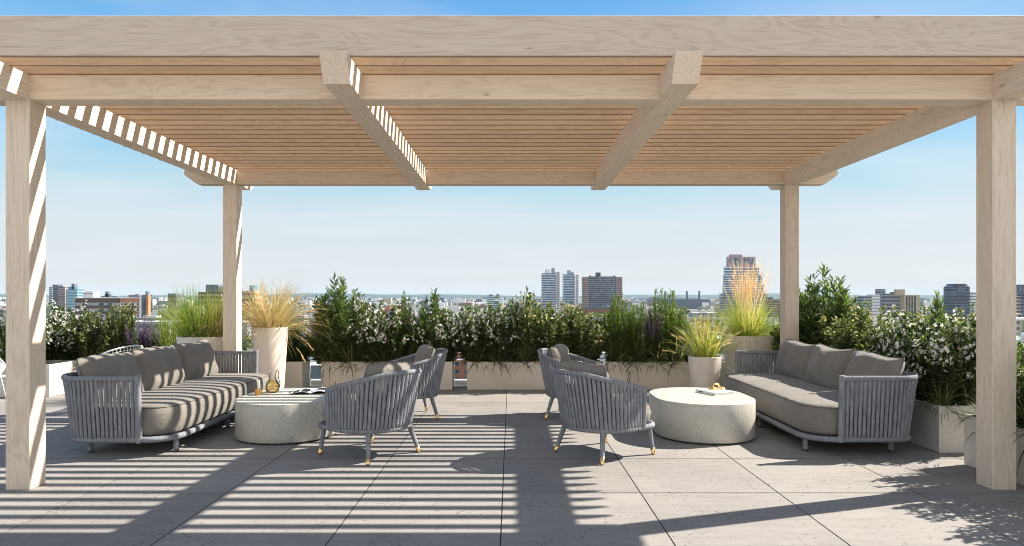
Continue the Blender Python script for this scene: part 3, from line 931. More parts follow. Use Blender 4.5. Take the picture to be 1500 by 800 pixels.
# things on the left table
c = empty('carafe', (-2.515, 7.2, TZ))
tag(c, 'round glass carafe of yellow lemon drink with a thin dark handle on the left table', 'carafe')
MB().lathe([(0.045, 0.0), (0.06, 0.006), (0.071, 0.035), (0.072, 0.07), (0.06, 0.11), (0.04, 0.135), (0.032, 0.16), (0.034, 0.2), (0.042, 0.236)], 28, cap=(True, False)).build('glass_body', M['jar'], c)
MB().lathe([(0.043, 0.004), (0.057, 0.009), (0.067, 0.036), (0.068, 0.07), (0.057, 0.107), (0.045, 0.124)], 28).build('drink', M['lemonade'], c)
lm = MB()
for k in range(7):
    a = k * 2.4; r = 0.03 + 0.012 * (k % 2); z = 0.022 + 0.013 * k
    ctr = Vector((math.cos(a) * r, math.sin(a) * r, z)); ax = Vector((math.cos(a * 1.7), math.sin(a * 1.3), 0.5)).normalized()
    u = ax.orthogonal().normalized(); w = ax.cross(u)
    lm.rings([[tuple(ctr + ax * d + u * math.cos(q * PI / 6) * 0.024 + w * math.sin(q * PI / 6) * 0.024) for q in range(12)] for d in (-0.003, 0.003)])
lm.build('lemon_slice', M['lemon'], c)
mn = MB()
for k in range(4):
    a = k * 1.9
    p = Vector((math.cos(a) * 0.03, math.sin(a) * 0.03, 0.08 + 0.006 * k)); d = Vector((math.cos(a + 1), math.sin(a + 1), 0.5)) * 0.02
    s = Vector((-d.y, d.x, 0)) * 0.5
    mn.add([p, p + d + s, p + d * 2, p + d - s], [(0, 1, 2, 3)])
mn.build('mint_leaf', M['mint'], c)
MB().tube([(0.036, 0, 0.215), (0.05, 0, 0.236), (0.066, 0, 0.225), (0.058, 0, 0.19), (0.066, 0, 0.14), (0.079, 0, 0.10), (0.074, 0, 0.06)], 0.004, 8).build('handle', M['dark_metal'], c)


def tumbler(loc, label, straw):
    g = empty('drinking_glass', loc)
    tag(g, label, 'glass')
    MB().lathe([(0.026, 0.0), (0.03, 0.003), (0.033, 0.06), (0.035, 0.10)], 24, cap=(True, False)).build('glass_wall', M['jar'], g)
    MB().lathe([(0.027, 0.005), (0.0305, 0.03), (0.0315, 0.062)], 24).build('drink', M['drink'], g)
    if straw:
        MB().tube([(-0.012, 0, 0.01), (0.012, 0.005, 0.155)], 0.0035, 8).build('straw', M['paper'], g)


tumbler((-2.59, 7.0, TZ), 'small glass of orange drink with a white straw beside the carafe', True)
tumbler((-1.905, 7.28, TZ), 'small drinking glass peeking over the front of the left armchair arm', False)

mg = empty('magazine', (-2.1, 7.22, TZ), math.radians(8))
tag(mg, 'open magazine with curling black and white pages on the left table', 'magazine')
def page(x0, x1, rise, y0, y1, name, mi):
    rr = []
    K = 10
    for k in range(K + 1):
        t = k / K
        x = x0 + (x1 - x0) * t
        z = 0.004 + rise * math.sin(PI * min(1, t * 1.05)) ** 1.0 * (1 - 0.45 * t)
        rr.append([(x, y0, z), (x, y1, z), (x, y1, z + 0.003), (x, y0, z + 0.003)])
    return MB().rings(rr, smooth=False).build(name, mi, mg)
page(0.0, -0.21, 0.022, -0.14, 0.14, 'page', M['paper'])
page(0.0, 0.21, 0.030, -0.14, 0.14, 'page', M['paper'])
MB().box(-0.215, 0.215, -0.143, 0.143, 0.0, 0.0035).build('cover', M['ink'], mg)
ph = MB()
for (xa, xb, ya, yb) in ((-0.19, -0.12, -0.12, 0.02), (-0.10, -0.03, -0.12, 0.11), (0.05, 0.18, -0.05, 0.11)):
    K = 6; rr = []
    for k in range(K + 1):
        x = xa + (xb - xa) * k / K
        t = abs(x) / 0.21; rise = 0.022 if x < 0 else 0.030
        z = 0.0074 + 0.0006 + rise * math.sin(PI * min(1, t * 1.05)) * (1 - 0.45 * t)
        rr.append([(x, ya, z), (x, yb, z)])
    ph.rings(rr, closed=False, cap=(False, False))
ph.build('printed_photo', M['ink'], mg)
m2 = empty('magazine', (-2.42, 7.30, TZ), math.radians(-12))
tag(m2, 'closed white magazine lying flat beside the open one on the left table', 'magazine')
MB().box(-0.10, 0.10, -0.135, 0.135, 0.0, 0.008, bev=0.002).build('cover', M['paper'], m2)
MB().box(-0.07, 0.06, 0.06, 0.09, 0.0085, 0.009).build('printed_title', M['book_grey'], m2)

# things on the right table
ba = math.atan2(0.37, 0.93)
bk = empty('book', (2.135, 7.145, TZ), ba)
tag(bk, 'white hardback book with grey edges lying on the sunny right table', 'book')
MB().box(-0.118, 0.122, -0.155, 0.155, 0.0045, 0.026).build('page_block', M['paper'], bk)
cv = MB().box(-0.122, 0.128, -0.16, 0.16, 0.0, 0.004, bev=0.001)
cv.box(-0.122, 0.128, -0.16, 0.16, 0.0265, 0.0305, bev=0.001); cv.box(-0.1265, -0.1225, -0.16, 0.16, 0.0, 0.0305, bev=0.001)
cv.build('cover', M['white'], bk)
sp_ = MB().box(-0.1275, -0.1268, 0.03, 0.11, 0.011, 0.020); sp_.box(-0.1275, -0.1268, -0.135, -0.12, 0.012, 0.020)
sp_.build('spine_print', M['ink'], bk)
ch = empty('gold_chain', (2.17, 7.20, TZ + 0.031), 0.4)
tag(ch, 'short chain of three chunky gold links resting on the white book', 'ornament')
for k, (x, y, rx) in enumerate(((-0.055, 0, 0.15), (0.0, 0.008, 1.1), (0.055, 0, 0.2))):
    pts = []
    for i in range(24):
        a = 2 * PI * i / 24
        px_, py_, pz_ = math.cos(a) * 0.042, math.sin(a) * 0.028, 0.0
        py_, pz_ = py_ * math.cos(rx), py_ * math.sin(rx)
        pts.append((x + px_, y + py_, pz_ + 0.009 + abs(math.sin(rx)) * 0.026))
    MB().tube(pts, 0.008, 8, closed=True).build('link', M['gold'], ch)


# white wire chairs behind the left sofa
def wire_chair(loc, rz, label):
    t = empty('wire_chair', loc, rz)
    tag(t, label, 'wire chair', 'white wire chairs')
    K, J = 34, 10
    def P(u, v):                     # u along the shell from arm to arm, v from seat to rim
        a = PI * (0.32 + 1.36 * u)
        up = 0.36 + 0.47 * math.sin(PI * u) ** 0.7 * 0.9 + 0.02
        r = 0.30 + 0.11 * v
        return (r * math.cos(a) * 1.05, r * math.sin(a) * 1.1, 0.38 + (up - 0.38 + 0.12) * v)
    m = MB()
    for k in range(K + 1):
        m.tube([P(k / K, j / J) for j in range(J + 1)], 0.0055, 6)
    for j in range(J):
        m.tube([P(k / (2 * K), j / J) for k in range(2 * K + 1)], 0.0055, 6)
    m.build('wire_shell', M['white'], t)
    MB().tube([P(k / (2 * K), 1.0) for k in range(2 * K + 1)], 0.012, 8).build('rim', M['white'], t)
    s = MB()
    for k in range(-6, 7):
        y = k * 0.05
        h = math.sqrt(max(0, 0.335 ** 2 - y * y))
        s.tube([(-h * 0.95, y, 0.385), (0, y, 0.37), (h, y, 0.385)], 0.0055, 6)
    for k in range(-6, 7):
        x = k * 0.05
        h = math.sqrt(max(0, 0.335 ** 2 - x * x))
        s.tube([(x, -h, 0.386), (x, h, 0.386)], 0.0055, 6)
    s.build('seat', M['white'], t)
    for sx in (-1, 1):
        for sy in (-1, 1):
            MB().tube([(sx * 0.20, sy * 0.22, 0.378), (sx * 0.27, sy * 0.28, 0.0)], 0.009, 8).build('leg', M['white'], t)
    t.scale = (0.74, 0.74, 0.86)
    return t
wire_chair((-4.93, 8.45, 0), math.radians(165), 'white wire tub chair behind the back of the left sofa')
wire_chair((-6.98, 9.02, 0), math.radians(20), 'white wire chair cut off by the left edge of the picture')

# ------------------------------------------------------------------ planters and pots
def planter(x0, x1, y0, y1, h, mat, label, group='long planters round the terrace', name='planter'):
    cx, cy = (x0 + x1) / 2, (y0 + y1) / 2
    t = empty(name, (cx, cy, 0))
    tag(t, label, 'planter', group)
    a, b, w = (x1 - x0) / 2, (y1 - y0) / 2, 0.03
    R = lambda p, q, z: [(-p, -q, z), (p, -q, z), (p, q, z), (-p, q, z)]
    MB().rings([R(a, b, 0.004), R(a, b, h - 0.004), R(a - 0.004, b - 0.004, h), R(a - w, b - w, h), R(a - w, b - w, h - 0.10)], cap=(True, False), smooth=False).build('box', M[mat], t)
    MB().box(-a + w + 0.002, a - w - 0.002, -b + w + 0.002, b - w - 0.002, h - 0.09, h - 0.05).build('soil', M['soil'], t)
    return t


PH = 0.42
planter(-7.32, -5.33, 10.2, 10.65, PH, 'planter', 'taupe planter under the shrubs behind the white wire chair')
planter(-5.09, -3.12, 10.2, 10.65, PH, 'planter', 'taupe planter showing its right end beside the tall tapered pot')
planter(-2.84, -0.88, 10.2, 10.65, PH, 'planter', 'taupe planter under the tallest dark shrub, behind the left armchairs')
planter(-0.66, 1.36, 10.2, 10.65, PH, 'planter', 'taupe planter in the middle of the back row between the armchair pairs')
planter(1.46, 3.43, 10.2, 10.65, PH, 'planter', 'taupe planter under the upright green shrubs behind the sunny table')
planter(3.82, 4.34, 6.09, 8.05, PH, 'stone_planter', 'pale stone planter behind the right sofa, its sunlit end facing the viewer')
planter(3.80, 4.32, 8.27, 10.2, PH, 'planter', 'taupe planter hidden behind the far end of the right sofa')
planter(3.77, 4.30, 3.72, 5.68, PH, 'planter', 'taupe planter behind the right front post')
planter(-7.10, -6.40, 9.46, 10.12, 0.45, 'cream_planter', 'cream square planter behind the left front post')


def pot(loc, rb, rt, h, mat, label):
    t = empty('plant_pot', (loc[0], loc[1], 0))
    tag(t, label, 'pot')
    MB().lathe([(rb - 0.01, 0.0), (rb, 0.012), (rb + (rt - rb) * 0.4, h * 0.42), (rt, h - 0.008), (rt - 0.005, h), (rt - 0.028, h), (rt - 0.035, h - 0.1)], 48, cap=(True, False)).build('vessel', M[mat], t)
    MB().lathe([(rt - 0.04, h - 0.09), (rt - 0.04, h - 0.06)], 32).build('soil', M['soil'], t)
    return t


VASE = (wx(395.5, 9.6), 9.6)
pot(VASE, 0.185, 0.245, 0.968, 'pot', 'tall slim tapered beige pot holding golden grass beside the left back post')
BPL = (wx(300, 9.55), 9.55)
pot(BPL, 0.28, 0.36, 0.845, 'cream_planter', 'wide pale pot holding green grass behind the left back post')
SPR = (wx(1032.5, 9.3), 9.3)
pot(SPR, 0.175, 0.225, 0.585, 'pot', 'short beige pot of yellow-green grass beside the larger pot')
BPR = (wx(1095, 9.75), 9.75)
pot(BPR, 0.24, 0.365, 0.845, 'pot', 'wide bowl-like beige pot holding tall blond grass by the right back post')

# plant prototypes: the first use of each moves the prototype itself, later uses are copies
PROTO = {
    'tall': [shrub('tall_shrub', 11, 1.25, 0.42, 58, 74, 0.125, 0.024, LEAF['tall'], out=0.75, dome=0.45, base_r=0.12),
             shrub('tall_shrub', 12, 1.05, 0.36, 50, 74, 0.115, 0.022, LEAF['tall'], out=0.75, dome=0.5, base_r=0.12)],
    'white': [shrub('flowering_shrub', 21, 0.92, 0.46, 72, 66, 0.068, 0.027, LEAF['white'], dome=0.32, lo=0.52, base_r=0.24, flowers=380, fsize=0.05),
              shrub('flowering_shrub', 22, 0.88, 0.44, 68, 66, 0.064, 0.026, LEAF['white'], dome=0.3, lo=0.5, base_r=0.24, flowers=340, fsize=0.041)],
    'vari': [shrub('variegated_shrub', 31, 0.95, 0.42, 78, 76, 0.058, 0.027, LEAF['vari'], dome=0.3, base_r=0.18, lo=0.6),
             shrub('variegated_shrub', 32, 0.9, 0.40, 74, 76, 0.055, 0.025, LEAF['vari'], dome=0.2, base_r=0.18, lo=0.55)],
    'fine': [upright_shrub('upright_shrub', 41, 1.1, 0.26, 46, 150), upright_shrub('upright_shrub', 42, 0.98, 0.24, 44, 150)],
    'spike': [spike_plant('purple_flower_plant', 51, 0.72, 0.22, 22)],
    'strap': [grass('strap_grass', 61, 190, 0.46, 0.017, LEAF['strap'], lean=0.75, droop=1.5, base_r=0.07, seg=8),
              grass('strap_grass', 62, 170, 0.42, 0.016, LEAF['strap'], lean=0.8, droop=1.7, base_r=0.07, seg=8)],
    'green': [grass('green_grass_clump', 71, 900, 0.78, 0.007, LEAF['green'], lean=0.36, droop=0.4, base_r=0.26)],
    'gold': [grass('golden_grass_clump', 81, 1000, 0.86, 0.0055, LEAF['gold'], lean=0.72, droop=1.35, base_r=0.16, seg=9, plumes=60, pl=0.75, plean=0.75, pdroop=0.9)],
    'lime': [grass('green_grass_clump', 72, 620, 0.66, 0.0065, LEAF['limegold'], lean=0.5, droop=0.65, base_r=0.13, plumes=40, pl=0.6, plean=0.5, pdroop=0.4)],
    'blond': [grass('blond_grass_clump', 91, 1100, 0.74, 0.006, LEAF['limegold'], lean=0.72, droop=1.05, base_r=0.2, seg=8, plumes=95, pl=1.12, plean=0.2, pdroop=0.08)],
}
CATS = dict(tall='shrub', white='shrub', vari='shrub', fine='shrub', spike='flower plant', strap='grass', green='grass', gold='grass', lime='grass', blond='grass')
used = set()
prs = random.Random(3)


def plant(kind, x, y, z, label, s=1.0, sz=None, var=0, group=None, rz=None):
    var %= len(PROTO[kind])
    p = PROTO[kind][var]
    rz = prs.uniform(0, 6.28) if rz is None else rz
    if (kind, var) not in used:
        used.add((kind, var)); o = p
        o.rotation_euler = (0, 0, rz)
    else:
        o = copy_tree(p, rz=rz)
    o.location = (x, y, z)
    o.scale = (s, s, sz if sz else s)
    if 'group' in o.keys(): del o['group']
    o['kind'] = 'thing'
    tag(o, label, CATS[kind], group)
    return o


SZ = PH - 0.052                                     # soil level in the long planters
def back(kind, px, top, label, s=1.0, var=0, y=10.42, nominal=None, group=None):
    H = {'tall': (1.25, 1.05), 'white': (0.92, 0.88), 'vari': (0.95, 0.9), 'fine': (1.1, 0.98), 'spike': (0.72,)}[kind]
    h = H[var % len(H)] * 1.0
    z = (wz(top, y) - SZ) / h
    return plant(kind, wx(px, y), y, SZ, label, s, z, var, group)

# back row, left to right
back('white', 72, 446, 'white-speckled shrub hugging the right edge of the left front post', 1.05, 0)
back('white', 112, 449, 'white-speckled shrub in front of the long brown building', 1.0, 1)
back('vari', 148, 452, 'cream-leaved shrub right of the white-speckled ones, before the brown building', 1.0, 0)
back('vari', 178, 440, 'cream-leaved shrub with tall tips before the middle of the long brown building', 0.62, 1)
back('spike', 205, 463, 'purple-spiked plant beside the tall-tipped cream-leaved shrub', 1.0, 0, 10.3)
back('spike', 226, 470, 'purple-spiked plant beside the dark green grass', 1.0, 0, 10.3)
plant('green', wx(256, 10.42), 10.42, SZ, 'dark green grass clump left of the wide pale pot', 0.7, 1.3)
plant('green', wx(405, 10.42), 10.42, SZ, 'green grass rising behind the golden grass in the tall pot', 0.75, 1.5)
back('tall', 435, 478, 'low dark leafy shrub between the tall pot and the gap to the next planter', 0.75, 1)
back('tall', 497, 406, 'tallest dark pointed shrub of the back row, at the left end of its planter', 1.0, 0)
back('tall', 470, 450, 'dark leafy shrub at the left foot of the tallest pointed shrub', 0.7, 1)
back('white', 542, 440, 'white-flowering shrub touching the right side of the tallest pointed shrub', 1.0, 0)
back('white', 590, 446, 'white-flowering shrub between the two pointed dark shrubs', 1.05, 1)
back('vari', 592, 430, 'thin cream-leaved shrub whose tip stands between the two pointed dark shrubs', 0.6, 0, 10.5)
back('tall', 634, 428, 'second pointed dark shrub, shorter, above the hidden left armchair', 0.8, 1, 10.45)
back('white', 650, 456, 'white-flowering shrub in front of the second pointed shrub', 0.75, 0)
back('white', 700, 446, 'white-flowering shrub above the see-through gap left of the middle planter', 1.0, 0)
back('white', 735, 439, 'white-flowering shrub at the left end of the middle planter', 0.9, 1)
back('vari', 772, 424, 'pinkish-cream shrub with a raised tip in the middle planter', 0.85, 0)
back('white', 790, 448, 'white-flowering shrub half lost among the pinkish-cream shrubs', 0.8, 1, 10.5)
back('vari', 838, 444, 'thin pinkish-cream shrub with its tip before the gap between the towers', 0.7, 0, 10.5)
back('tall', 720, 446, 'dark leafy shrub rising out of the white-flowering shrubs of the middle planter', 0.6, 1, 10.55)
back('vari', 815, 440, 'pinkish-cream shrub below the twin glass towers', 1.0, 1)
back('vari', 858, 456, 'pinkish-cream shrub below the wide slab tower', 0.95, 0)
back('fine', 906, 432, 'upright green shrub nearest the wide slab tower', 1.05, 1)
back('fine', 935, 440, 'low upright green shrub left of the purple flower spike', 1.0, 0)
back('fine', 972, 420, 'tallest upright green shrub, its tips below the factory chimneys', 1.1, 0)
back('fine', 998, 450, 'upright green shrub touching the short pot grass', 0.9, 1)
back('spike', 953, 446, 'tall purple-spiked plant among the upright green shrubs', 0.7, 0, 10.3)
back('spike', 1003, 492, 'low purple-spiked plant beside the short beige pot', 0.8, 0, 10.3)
STRAPS = ((80, 0), (108, 1), (138, 0), (168, 1), (482, 0), (515, 1), (545, 0), (563, 1), (700, 0), (728, 1), (770, 0), (905, 1), (932, 0), (962, 1), (990, 0))
for k, (px, v) in enumerate(STRAPS):
    lab = ('dark strappy grass arching at the planter front under the left-hand white-speckled shrubs' if px < 300 else
           'dark strappy grass spilling over the planter front below the tallest pointed shrub' if px < 640 else
           'dark strappy grass spilling over the front of the middle planter' if px < 850 else
           'dark strappy grass spilling over the planter front below the upright green shrubs')
    plant('strap', wx(px, 10.29), 10.29, SZ, lab, prs.uniform(0.85, 1.1), None, v, 'strap grasses ' + ('at left' if px < 300 else 'of the third planter' if px < 640 else 'of the middle planter' if px < 850 else 'of the fifth planter'))
# pots
plant('green', BPL[0], BPL[1], 0.785, 'fresh green upright grass in the wide pale pot at left', 1.12, 1.0)
plant('gold', BPL[0] + 0.2, BPL[1] - 0.05, 0.785, 'short golden grass at the right side of the wide pale pot at left', 0.62, 0.7)
plant('gold', VASE[0], VASE[1], 0.905, 'golden drooping grass in the tall slim pot', 1.12, 0.9)
plant('lime', SPR[0], SPR[1], 0.525, 'yellow-green grass in the short beige pot', 0.95, 1.0)
plant('blond', BPR[0], BPR[1], 0.785, 'blond feathery grass with tall plumes in the wide bowl-like pot', 0.95, 0.98)
plant('green', wx(1140, 10.3), 10.3, 0.42, 'green grass seen low between the bowl-like pot and the right back post', 0.5, 0.9)
# left square planter
plant('white', -7.05, 9.8, 0.40, 'dark shrub cut by the left edge beyond the left front post', 0.9, 1.05, 1)
# right-hand planters
plant('tall', 4.05, 8.85, SZ, 'tall dark lance-leaved shrub right of the right back post', 0.95, 1.12, 0)
plant('tall', 4.2, 8.55, SZ, 'dark lance-leaved shrub filling the right flank of the tall lance-leaved one', 0.85, 1.05, 1)
plant('tall', 4.0, 9.6, SZ, 'dark lance-leaved shrub half behind the right back post', 0.9, 1.05, 1)
plant('vari', 4.05, 8.35, SZ, 'cream-leaved shrub at the right foot of the tall lance-leaved shrub', 0.9, 0.95, 1)
plant('vari', 4.08, 7.78, SZ, 'cream-leaved shrub above the middle cushion of the right sofa', 1.0, 1.0, 0)
plant('vari', 4.10, 7.22, SZ, 'cream-leaved shrub above the nearest cushion of the right sofa', 1.0, 0.98, 1)
plant('white', 4.05, 6.85, SZ, 'white-flowering shrub behind the near arm of the right sofa', 0.85, 1.0, 0)
plant('tall', 4.22, 6.75, SZ, 'slim pointed shrub rising behind the white flowers near the right front post', 0.55, 0.98, 1)
plant('white', 4.10, 6.40, SZ, 'white-flowering shrub at the sunlit end of the pale stone planter', 0.8, 0.92, 0)
plant('vari', 4.24, 6.28, SZ, 'cream-leaved shrub touching the left edge of the right front post', 0.7, 1.0, 0)
plant('vari', 4.08, 5.35, SZ, 'purple-tinged shrub just right of the right front post', 0.85, 0.8, 1)
plant('white', 4.05, 4.85, SZ, 'white-flowering shrub cut by the right edge of the picture', 0.9, 0.9, 1)
plant('vari', 4.05, 4.25, SZ, 'cream-leaved shrub just outside the right edge, its shadow on the tiles', 0.95, 0.9, 0)
plant('strap', 3.90, 5.52, SZ, 'pale strappy grass leaning over the planter corner left of the right front post', 0.8, None, 0)
plant('strap', 3.87, 5.0, SZ, 'strappy grass whose blades reach across the right front post', 0.95, None, 1)
plant('strap', 3.90, 6.2, SZ, 'strappy grass at the sunlit end of the pale stone planter', 0.7, None, 1)

# ------------------------------------------------------------------ city far below
GZ = -40.0
gm, gnt, gb = new_mat('city_ground')
tcg = N(gnt, 'ShaderNodeTexCoord'); gn = N(gnt, 'ShaderNodeTexNoise', Scale=0.012, Detail=8.0, Roughness=0.7)
gnt.links.new(tcg.outputs['Object'], gn.inputs['Vector'])
gr = ramp(gnt, [(0.35, (0.10, 0.10, 0.10)), (0.5, (0.17, 0.165, 0.16)), (0.58, (0.06, 0.085, 0.035)), (0.75, (0.22, 0.21, 0.2))])
gnt.links.new(gn.outputs['Fac'], gr.inputs['Fac']); gnt.links.new(gr.outputs['Color'], gb.inputs['Base Color']); gb.inputs['Roughness'].default_value = 0.9
G = MB().add([(-11000, -200, GZ), (11000, -200, GZ), (11000, 11500, GZ), (-11000, 11500, GZ)], [(0, 1, 2, 3)]).build('ground', gm)
tag(G, kind='structure')
hm = MB()
hr = random.Random(5)
rr = []
for k in range(90):
    x = -10500 + 21000 * k / 89
    h = 62 + 16 * math.sin(k * 0.23) + 9 * math.sin(k * 0.61 + 1) + hr.uniform(-3, 3)
    rr.append([(x, 10000, GZ + 0.5), (x, 10250, GZ + h * 0.75), (x, 10500, GZ + h), (x, 11200, GZ + 0.5)])
hm.rings(rr, closed=False, cap=(False, False))
tag(hm.build('hills', simple('far_woods', (0.035, 0.07, 0.06), 0.95, noise=0.3, nscale=0.01)), kind='structure')

def facade(name, a, b_, c, step):
    m, nt, b = new_mat(name)
    tc = N(nt, 'ShaderNodeTexCoord')
    sn = N(nt, 'ShaderNodeVectorMath', operation='SNAP'); sn.inputs[1].default_value = step
    nt.links.new(tc.outputs['Object'], sn.inputs[0])
    w = N(nt, 'ShaderNodeTexWhiteNoise'); nt.links.new(sn.outputs[0], w.inputs['Vector'])
    n = N(nt, 'ShaderNodeTexNoise', Scale=0.045, Detail=2.0); nt.links.new(tc.outputs['Object'], n.inputs['Vector'])
    ad = N(nt, 'ShaderNodeMath', operation='MULTIPLY_ADD'); ad.inputs[1].default_value = 0.55
    nt.links.new(w.outputs['Value'], ad.inputs[0]); h = N(nt, 'ShaderNodeMath', operation='MULTIPLY'); h.inputs[1].default_value = 0.6
    nt.links.new(n.outputs['Fac'], h.inputs[0]); nt.links.new(h.outputs[0], ad.inputs[2])
    r = ramp(nt, [(0.25, a), (0.6, b_), (0.85, c)]); nt.links.new(ad.outputs[0], r.inputs['Fac']); nt.links.new(r.outputs['Color'], b.inputs['Base Color'])
    b.inputs['Roughness'].default_value = 0.25
    return m


C = dict(
    white=simple('city_white', (0.80, 0.79, 0.77), 0.8, noise=0.06, nscale=0.2), grey=simple('city_grey', (0.36, 0.37, 0.38), 0.8, noise=0.1, nscale=0.1),
    tan=simple('city_tan', (0.46, 0.37, 0.25), 0.8, noise=0.08, nscale=0.1), brick=simple('city_brick', (0.27, 0.115, 0.075), 0.85, noise=0.12, nscale=0.15),
    orange=simple('city_orange_brick', (0.42, 0.19, 0.095), 0.85, noise=0.1, nscale=0.15), pink=simple('city_pink_stone', (0.40, 0.31, 0.32), 0.8, noise=0.08, nscale=0.1),
    brown=simple('city_dark_brown', (0.10, 0.062, 0.048), 0.8, noise=0.1, nscale=0.1), blue=facade('city_blue_glass', (0.012, 0.04, 0.09), (0.04, 0.12, 0.23), (0.13, 0.24, 0.36), (3.1, 50, 4.4)),
    dark=facade('city_dark_glass', (0.008, 0.014, 0.03), (0.018, 0.035, 0.07), (0.12, 0.17, 0.23), (2.7, 50, 3.8)), teal=simple('city_teal_glass', (0.10, 0.25, 0.33), 0.2, 0.3), slate=simple('city_slate', (0.12, 0.14, 0.18), 0.7),
    redroof=simple('city_red_roof', (0.30, 0.09, 0.06), 0.85, noise=0.1, nscale=0.2),
)


def pxbox(mb, x0, x1, ytop, ybot, Y, depth, dy=0.0, mi=0):
    """a block whose front face spans the given photo columns / rows at distance Y"""
    z0 = GZ + 0.05 if ybot is None else wz(ybot, Y)
    mb.box(wx(x0, Y), wx(x1, Y), Y + dy, Y + dy + depth, z0, wz(ytop, Y), mi)
    return mb


def tower(name, label, Y, x0, x1, top, depth, body, strip, floors, frac=0.5, base=None, proud=0.25, stripname='floor_band', roof=(), cat='tower', sides=None):
    """body plus one strip per floor wrapped round it"""
    t = empty(name, ((wx(x0, Y) + wx(x1, Y)) / 2, Y, GZ + 0.05))
    tag(t, label, cat)
    ox, oy, oz = t.location
    def blk(nm, xa, xb, ya, yb, za, zb, mt):
        return MB().box(xa - ox, xb - ox, ya - oy, yb - oy, za - oz, zb - oz).build(nm, C[mt], t)
    X0, X1, ZTp = wx(x0, Y), wx(x1, Y), wz(top, Y)
    Z0 = GZ + 0.05
    blk('wall', X0, X1, Y, Y + depth, Z0, ZTp, body)
    fh = (ZTp - Z0) / floors
    p = proud
    m = MB().box(X0 - p - ox, X1 + p - ox, -p, depth + p, 0, fh * frac)
    first = m.build(stripname, C[strip], t)
    first.location.z = fh * 0.3
    for k in range(1, floors):
        c = first.copy(); COL.objects.link(c); c.parent = t
        c.location.z = fh * (k + 0.3)
    for (xa, xb, ya, mt) in roof:
        blk('roof_box', wx(xa, Y), wx(xb, Y), Y + depth * 0.25, Y + depth * 0.7, ZTp + 0.1, wz(ya, Y), mt)
    return t


TY0 = 1500.0
t1 = tower('apartment_tower', 'white-banded blue glass tower, leftmost of the pair in the middle of the skyline', TY0, 794, 813.5, 400.5, 32, 'blue', 'white', 24, 0.28, roof=((799, 806, 394.5, 'white'), (808.5, 813, 392.5, 'grey')))
b = MB(); ox, oy, oz = t1.location
b.box(wx(814, TY0) - ox, wx(820.5, TY0) - ox, 2, 28, 0, wz(398.5, TY0) - oz); b.build('side_wing', C['white'], t1)
for k in range(24):
    z = (wz(398.5, TY0) - oz) * (k + 0.35) / 24
    MB().box(wx(815.2, TY0) - ox, wx(819.3, TY0) - ox, 1.6, 3, z, z + 1.9).build('balcony_opening', C['slate'], t1)
t2 = tower('apartment_tower', 'darker blue glass tower with a white right edge, second of the skyline pair', TY0 + 60, 825.5, 841, 402, 32, 'blue', 'white', 24, 0.2, roof=((832, 837, 396, 'grey'), (838, 841, 398.5, 'grey')))
ox, oy, oz = t2.location; Yb = TY0 + 60
MB().box(wx(841.6, Yb) - ox, wx(848, Yb) - ox, 2, 28, 0, wz(402.5, Yb) - oz).build('side_wing', C['white'], t2)
for k in range(24):
    z = (wz(402.5, Yb) - oz) * (k + 0.35) / 24
    MB().box(wx(844, Yb) - ox, wx(846.5, Yb) - ox, 1.6, 3, z, z + 2.0).build('balcony_opening', C['slate'], t2)
t3 = tower('apartment_block', 'wide dark slab tower with pinkish banded wings right of the glass pair', 1450, 863, 902, 405, 30, 'dark', 'grey', 20, 0.16, roof=((874, 880.5, 399, 'brown'), (864, 866, 403.5, 'brown'), (900, 902, 403.5, 'brown')), stripname='balcony_row')
ox, oy, oz = t3.location
for xa, xb in ((854.3, 862.7), (902.3, 911.3)):
    wv = MB().box(wx(xa, 1450) - ox, wx(xb, 1450) - ox, -1.5, 28, 0, wz(406, 1450) - oz).build('wing', C['brown'], t3)
    f0 = None
    for k in range(20):
        z = (wz(406, 1450) - oz) * (k + 0.2) / 20
        if f0 is None:
            f0 = MB().box(wx(xa, 1450) - ox - 0.3, wx(xb, 1450) - ox + 0.3, -2.0, 28.3, 0, 2.1).build('floor_band', C['pink'], wv)
            f0.location.z = z
        else:
            q = f0.copy(); COL.objects.link(q); q.parent = wv; q.location.z = z
# red roofed hall and trees below the slab
hall = empty('red_roof_hall', (wx(880, 1180), 1180, GZ + 0.05)); tag(hall, 'low hall with a red brick front below the wide slab tower', 'building')
MB().box(-42, 36, 0, 26, 0, 20).build('wall', C['brick'], hall)
MB().box(-43, 37, -1, 27, 20.05, 22.5).build('roof', C['slate'], hall)
MB().box(-52, -42.2, 2, 20, 0, 18).build('annex', C['white'], hall)

lowb = tower('office_block', 'low teal glass block above the white-flowering shrubs of the middle planter', 1700, 713, 732, 433.5, 30, 'teal', 'white', 9, 0.3, roof=((716, 722, 431.5, 'slate'), (727, 731, 431, 'slate')), cat='building')
MB().box(wx(733, 1700) - lowb.location.x, wx(737.5, 1700) - lowb.location.x, 1, 25, 0, wz(436, 1700) - GZ).build('side_wing', C['white'], lowb)

# power station
ps = empty('power_station', (wx(1006, 2200), 2200, GZ + 0.05)); tag(ps, 'long blue-grey power station with four chimneys left of the stepped tower', 'power station')
ox, oy, oz = ps.location
MB().box(wx(978, 2200) - ox, wx(1040, 2200) - ox, 0, 60, 0, wz(438.5, 2200) - oz).build('hall', C['slate'], ps)
MB().box(wx(1028, 2200) - ox, wx(1038, 2200) - ox, -4, -0.5, 0, wz(443, 2200) - oz).build('annex', C['white'], ps)
for px in (977, 993, 1014, 1032.6):
    MB().lathe([(4.4, 0), (3.9, wz(426, 2200) - oz)], 16, c=(wx(px, 2200) - ox, 62.5 if px > 978 else 20)).build('chimney', C['slate'], ps)

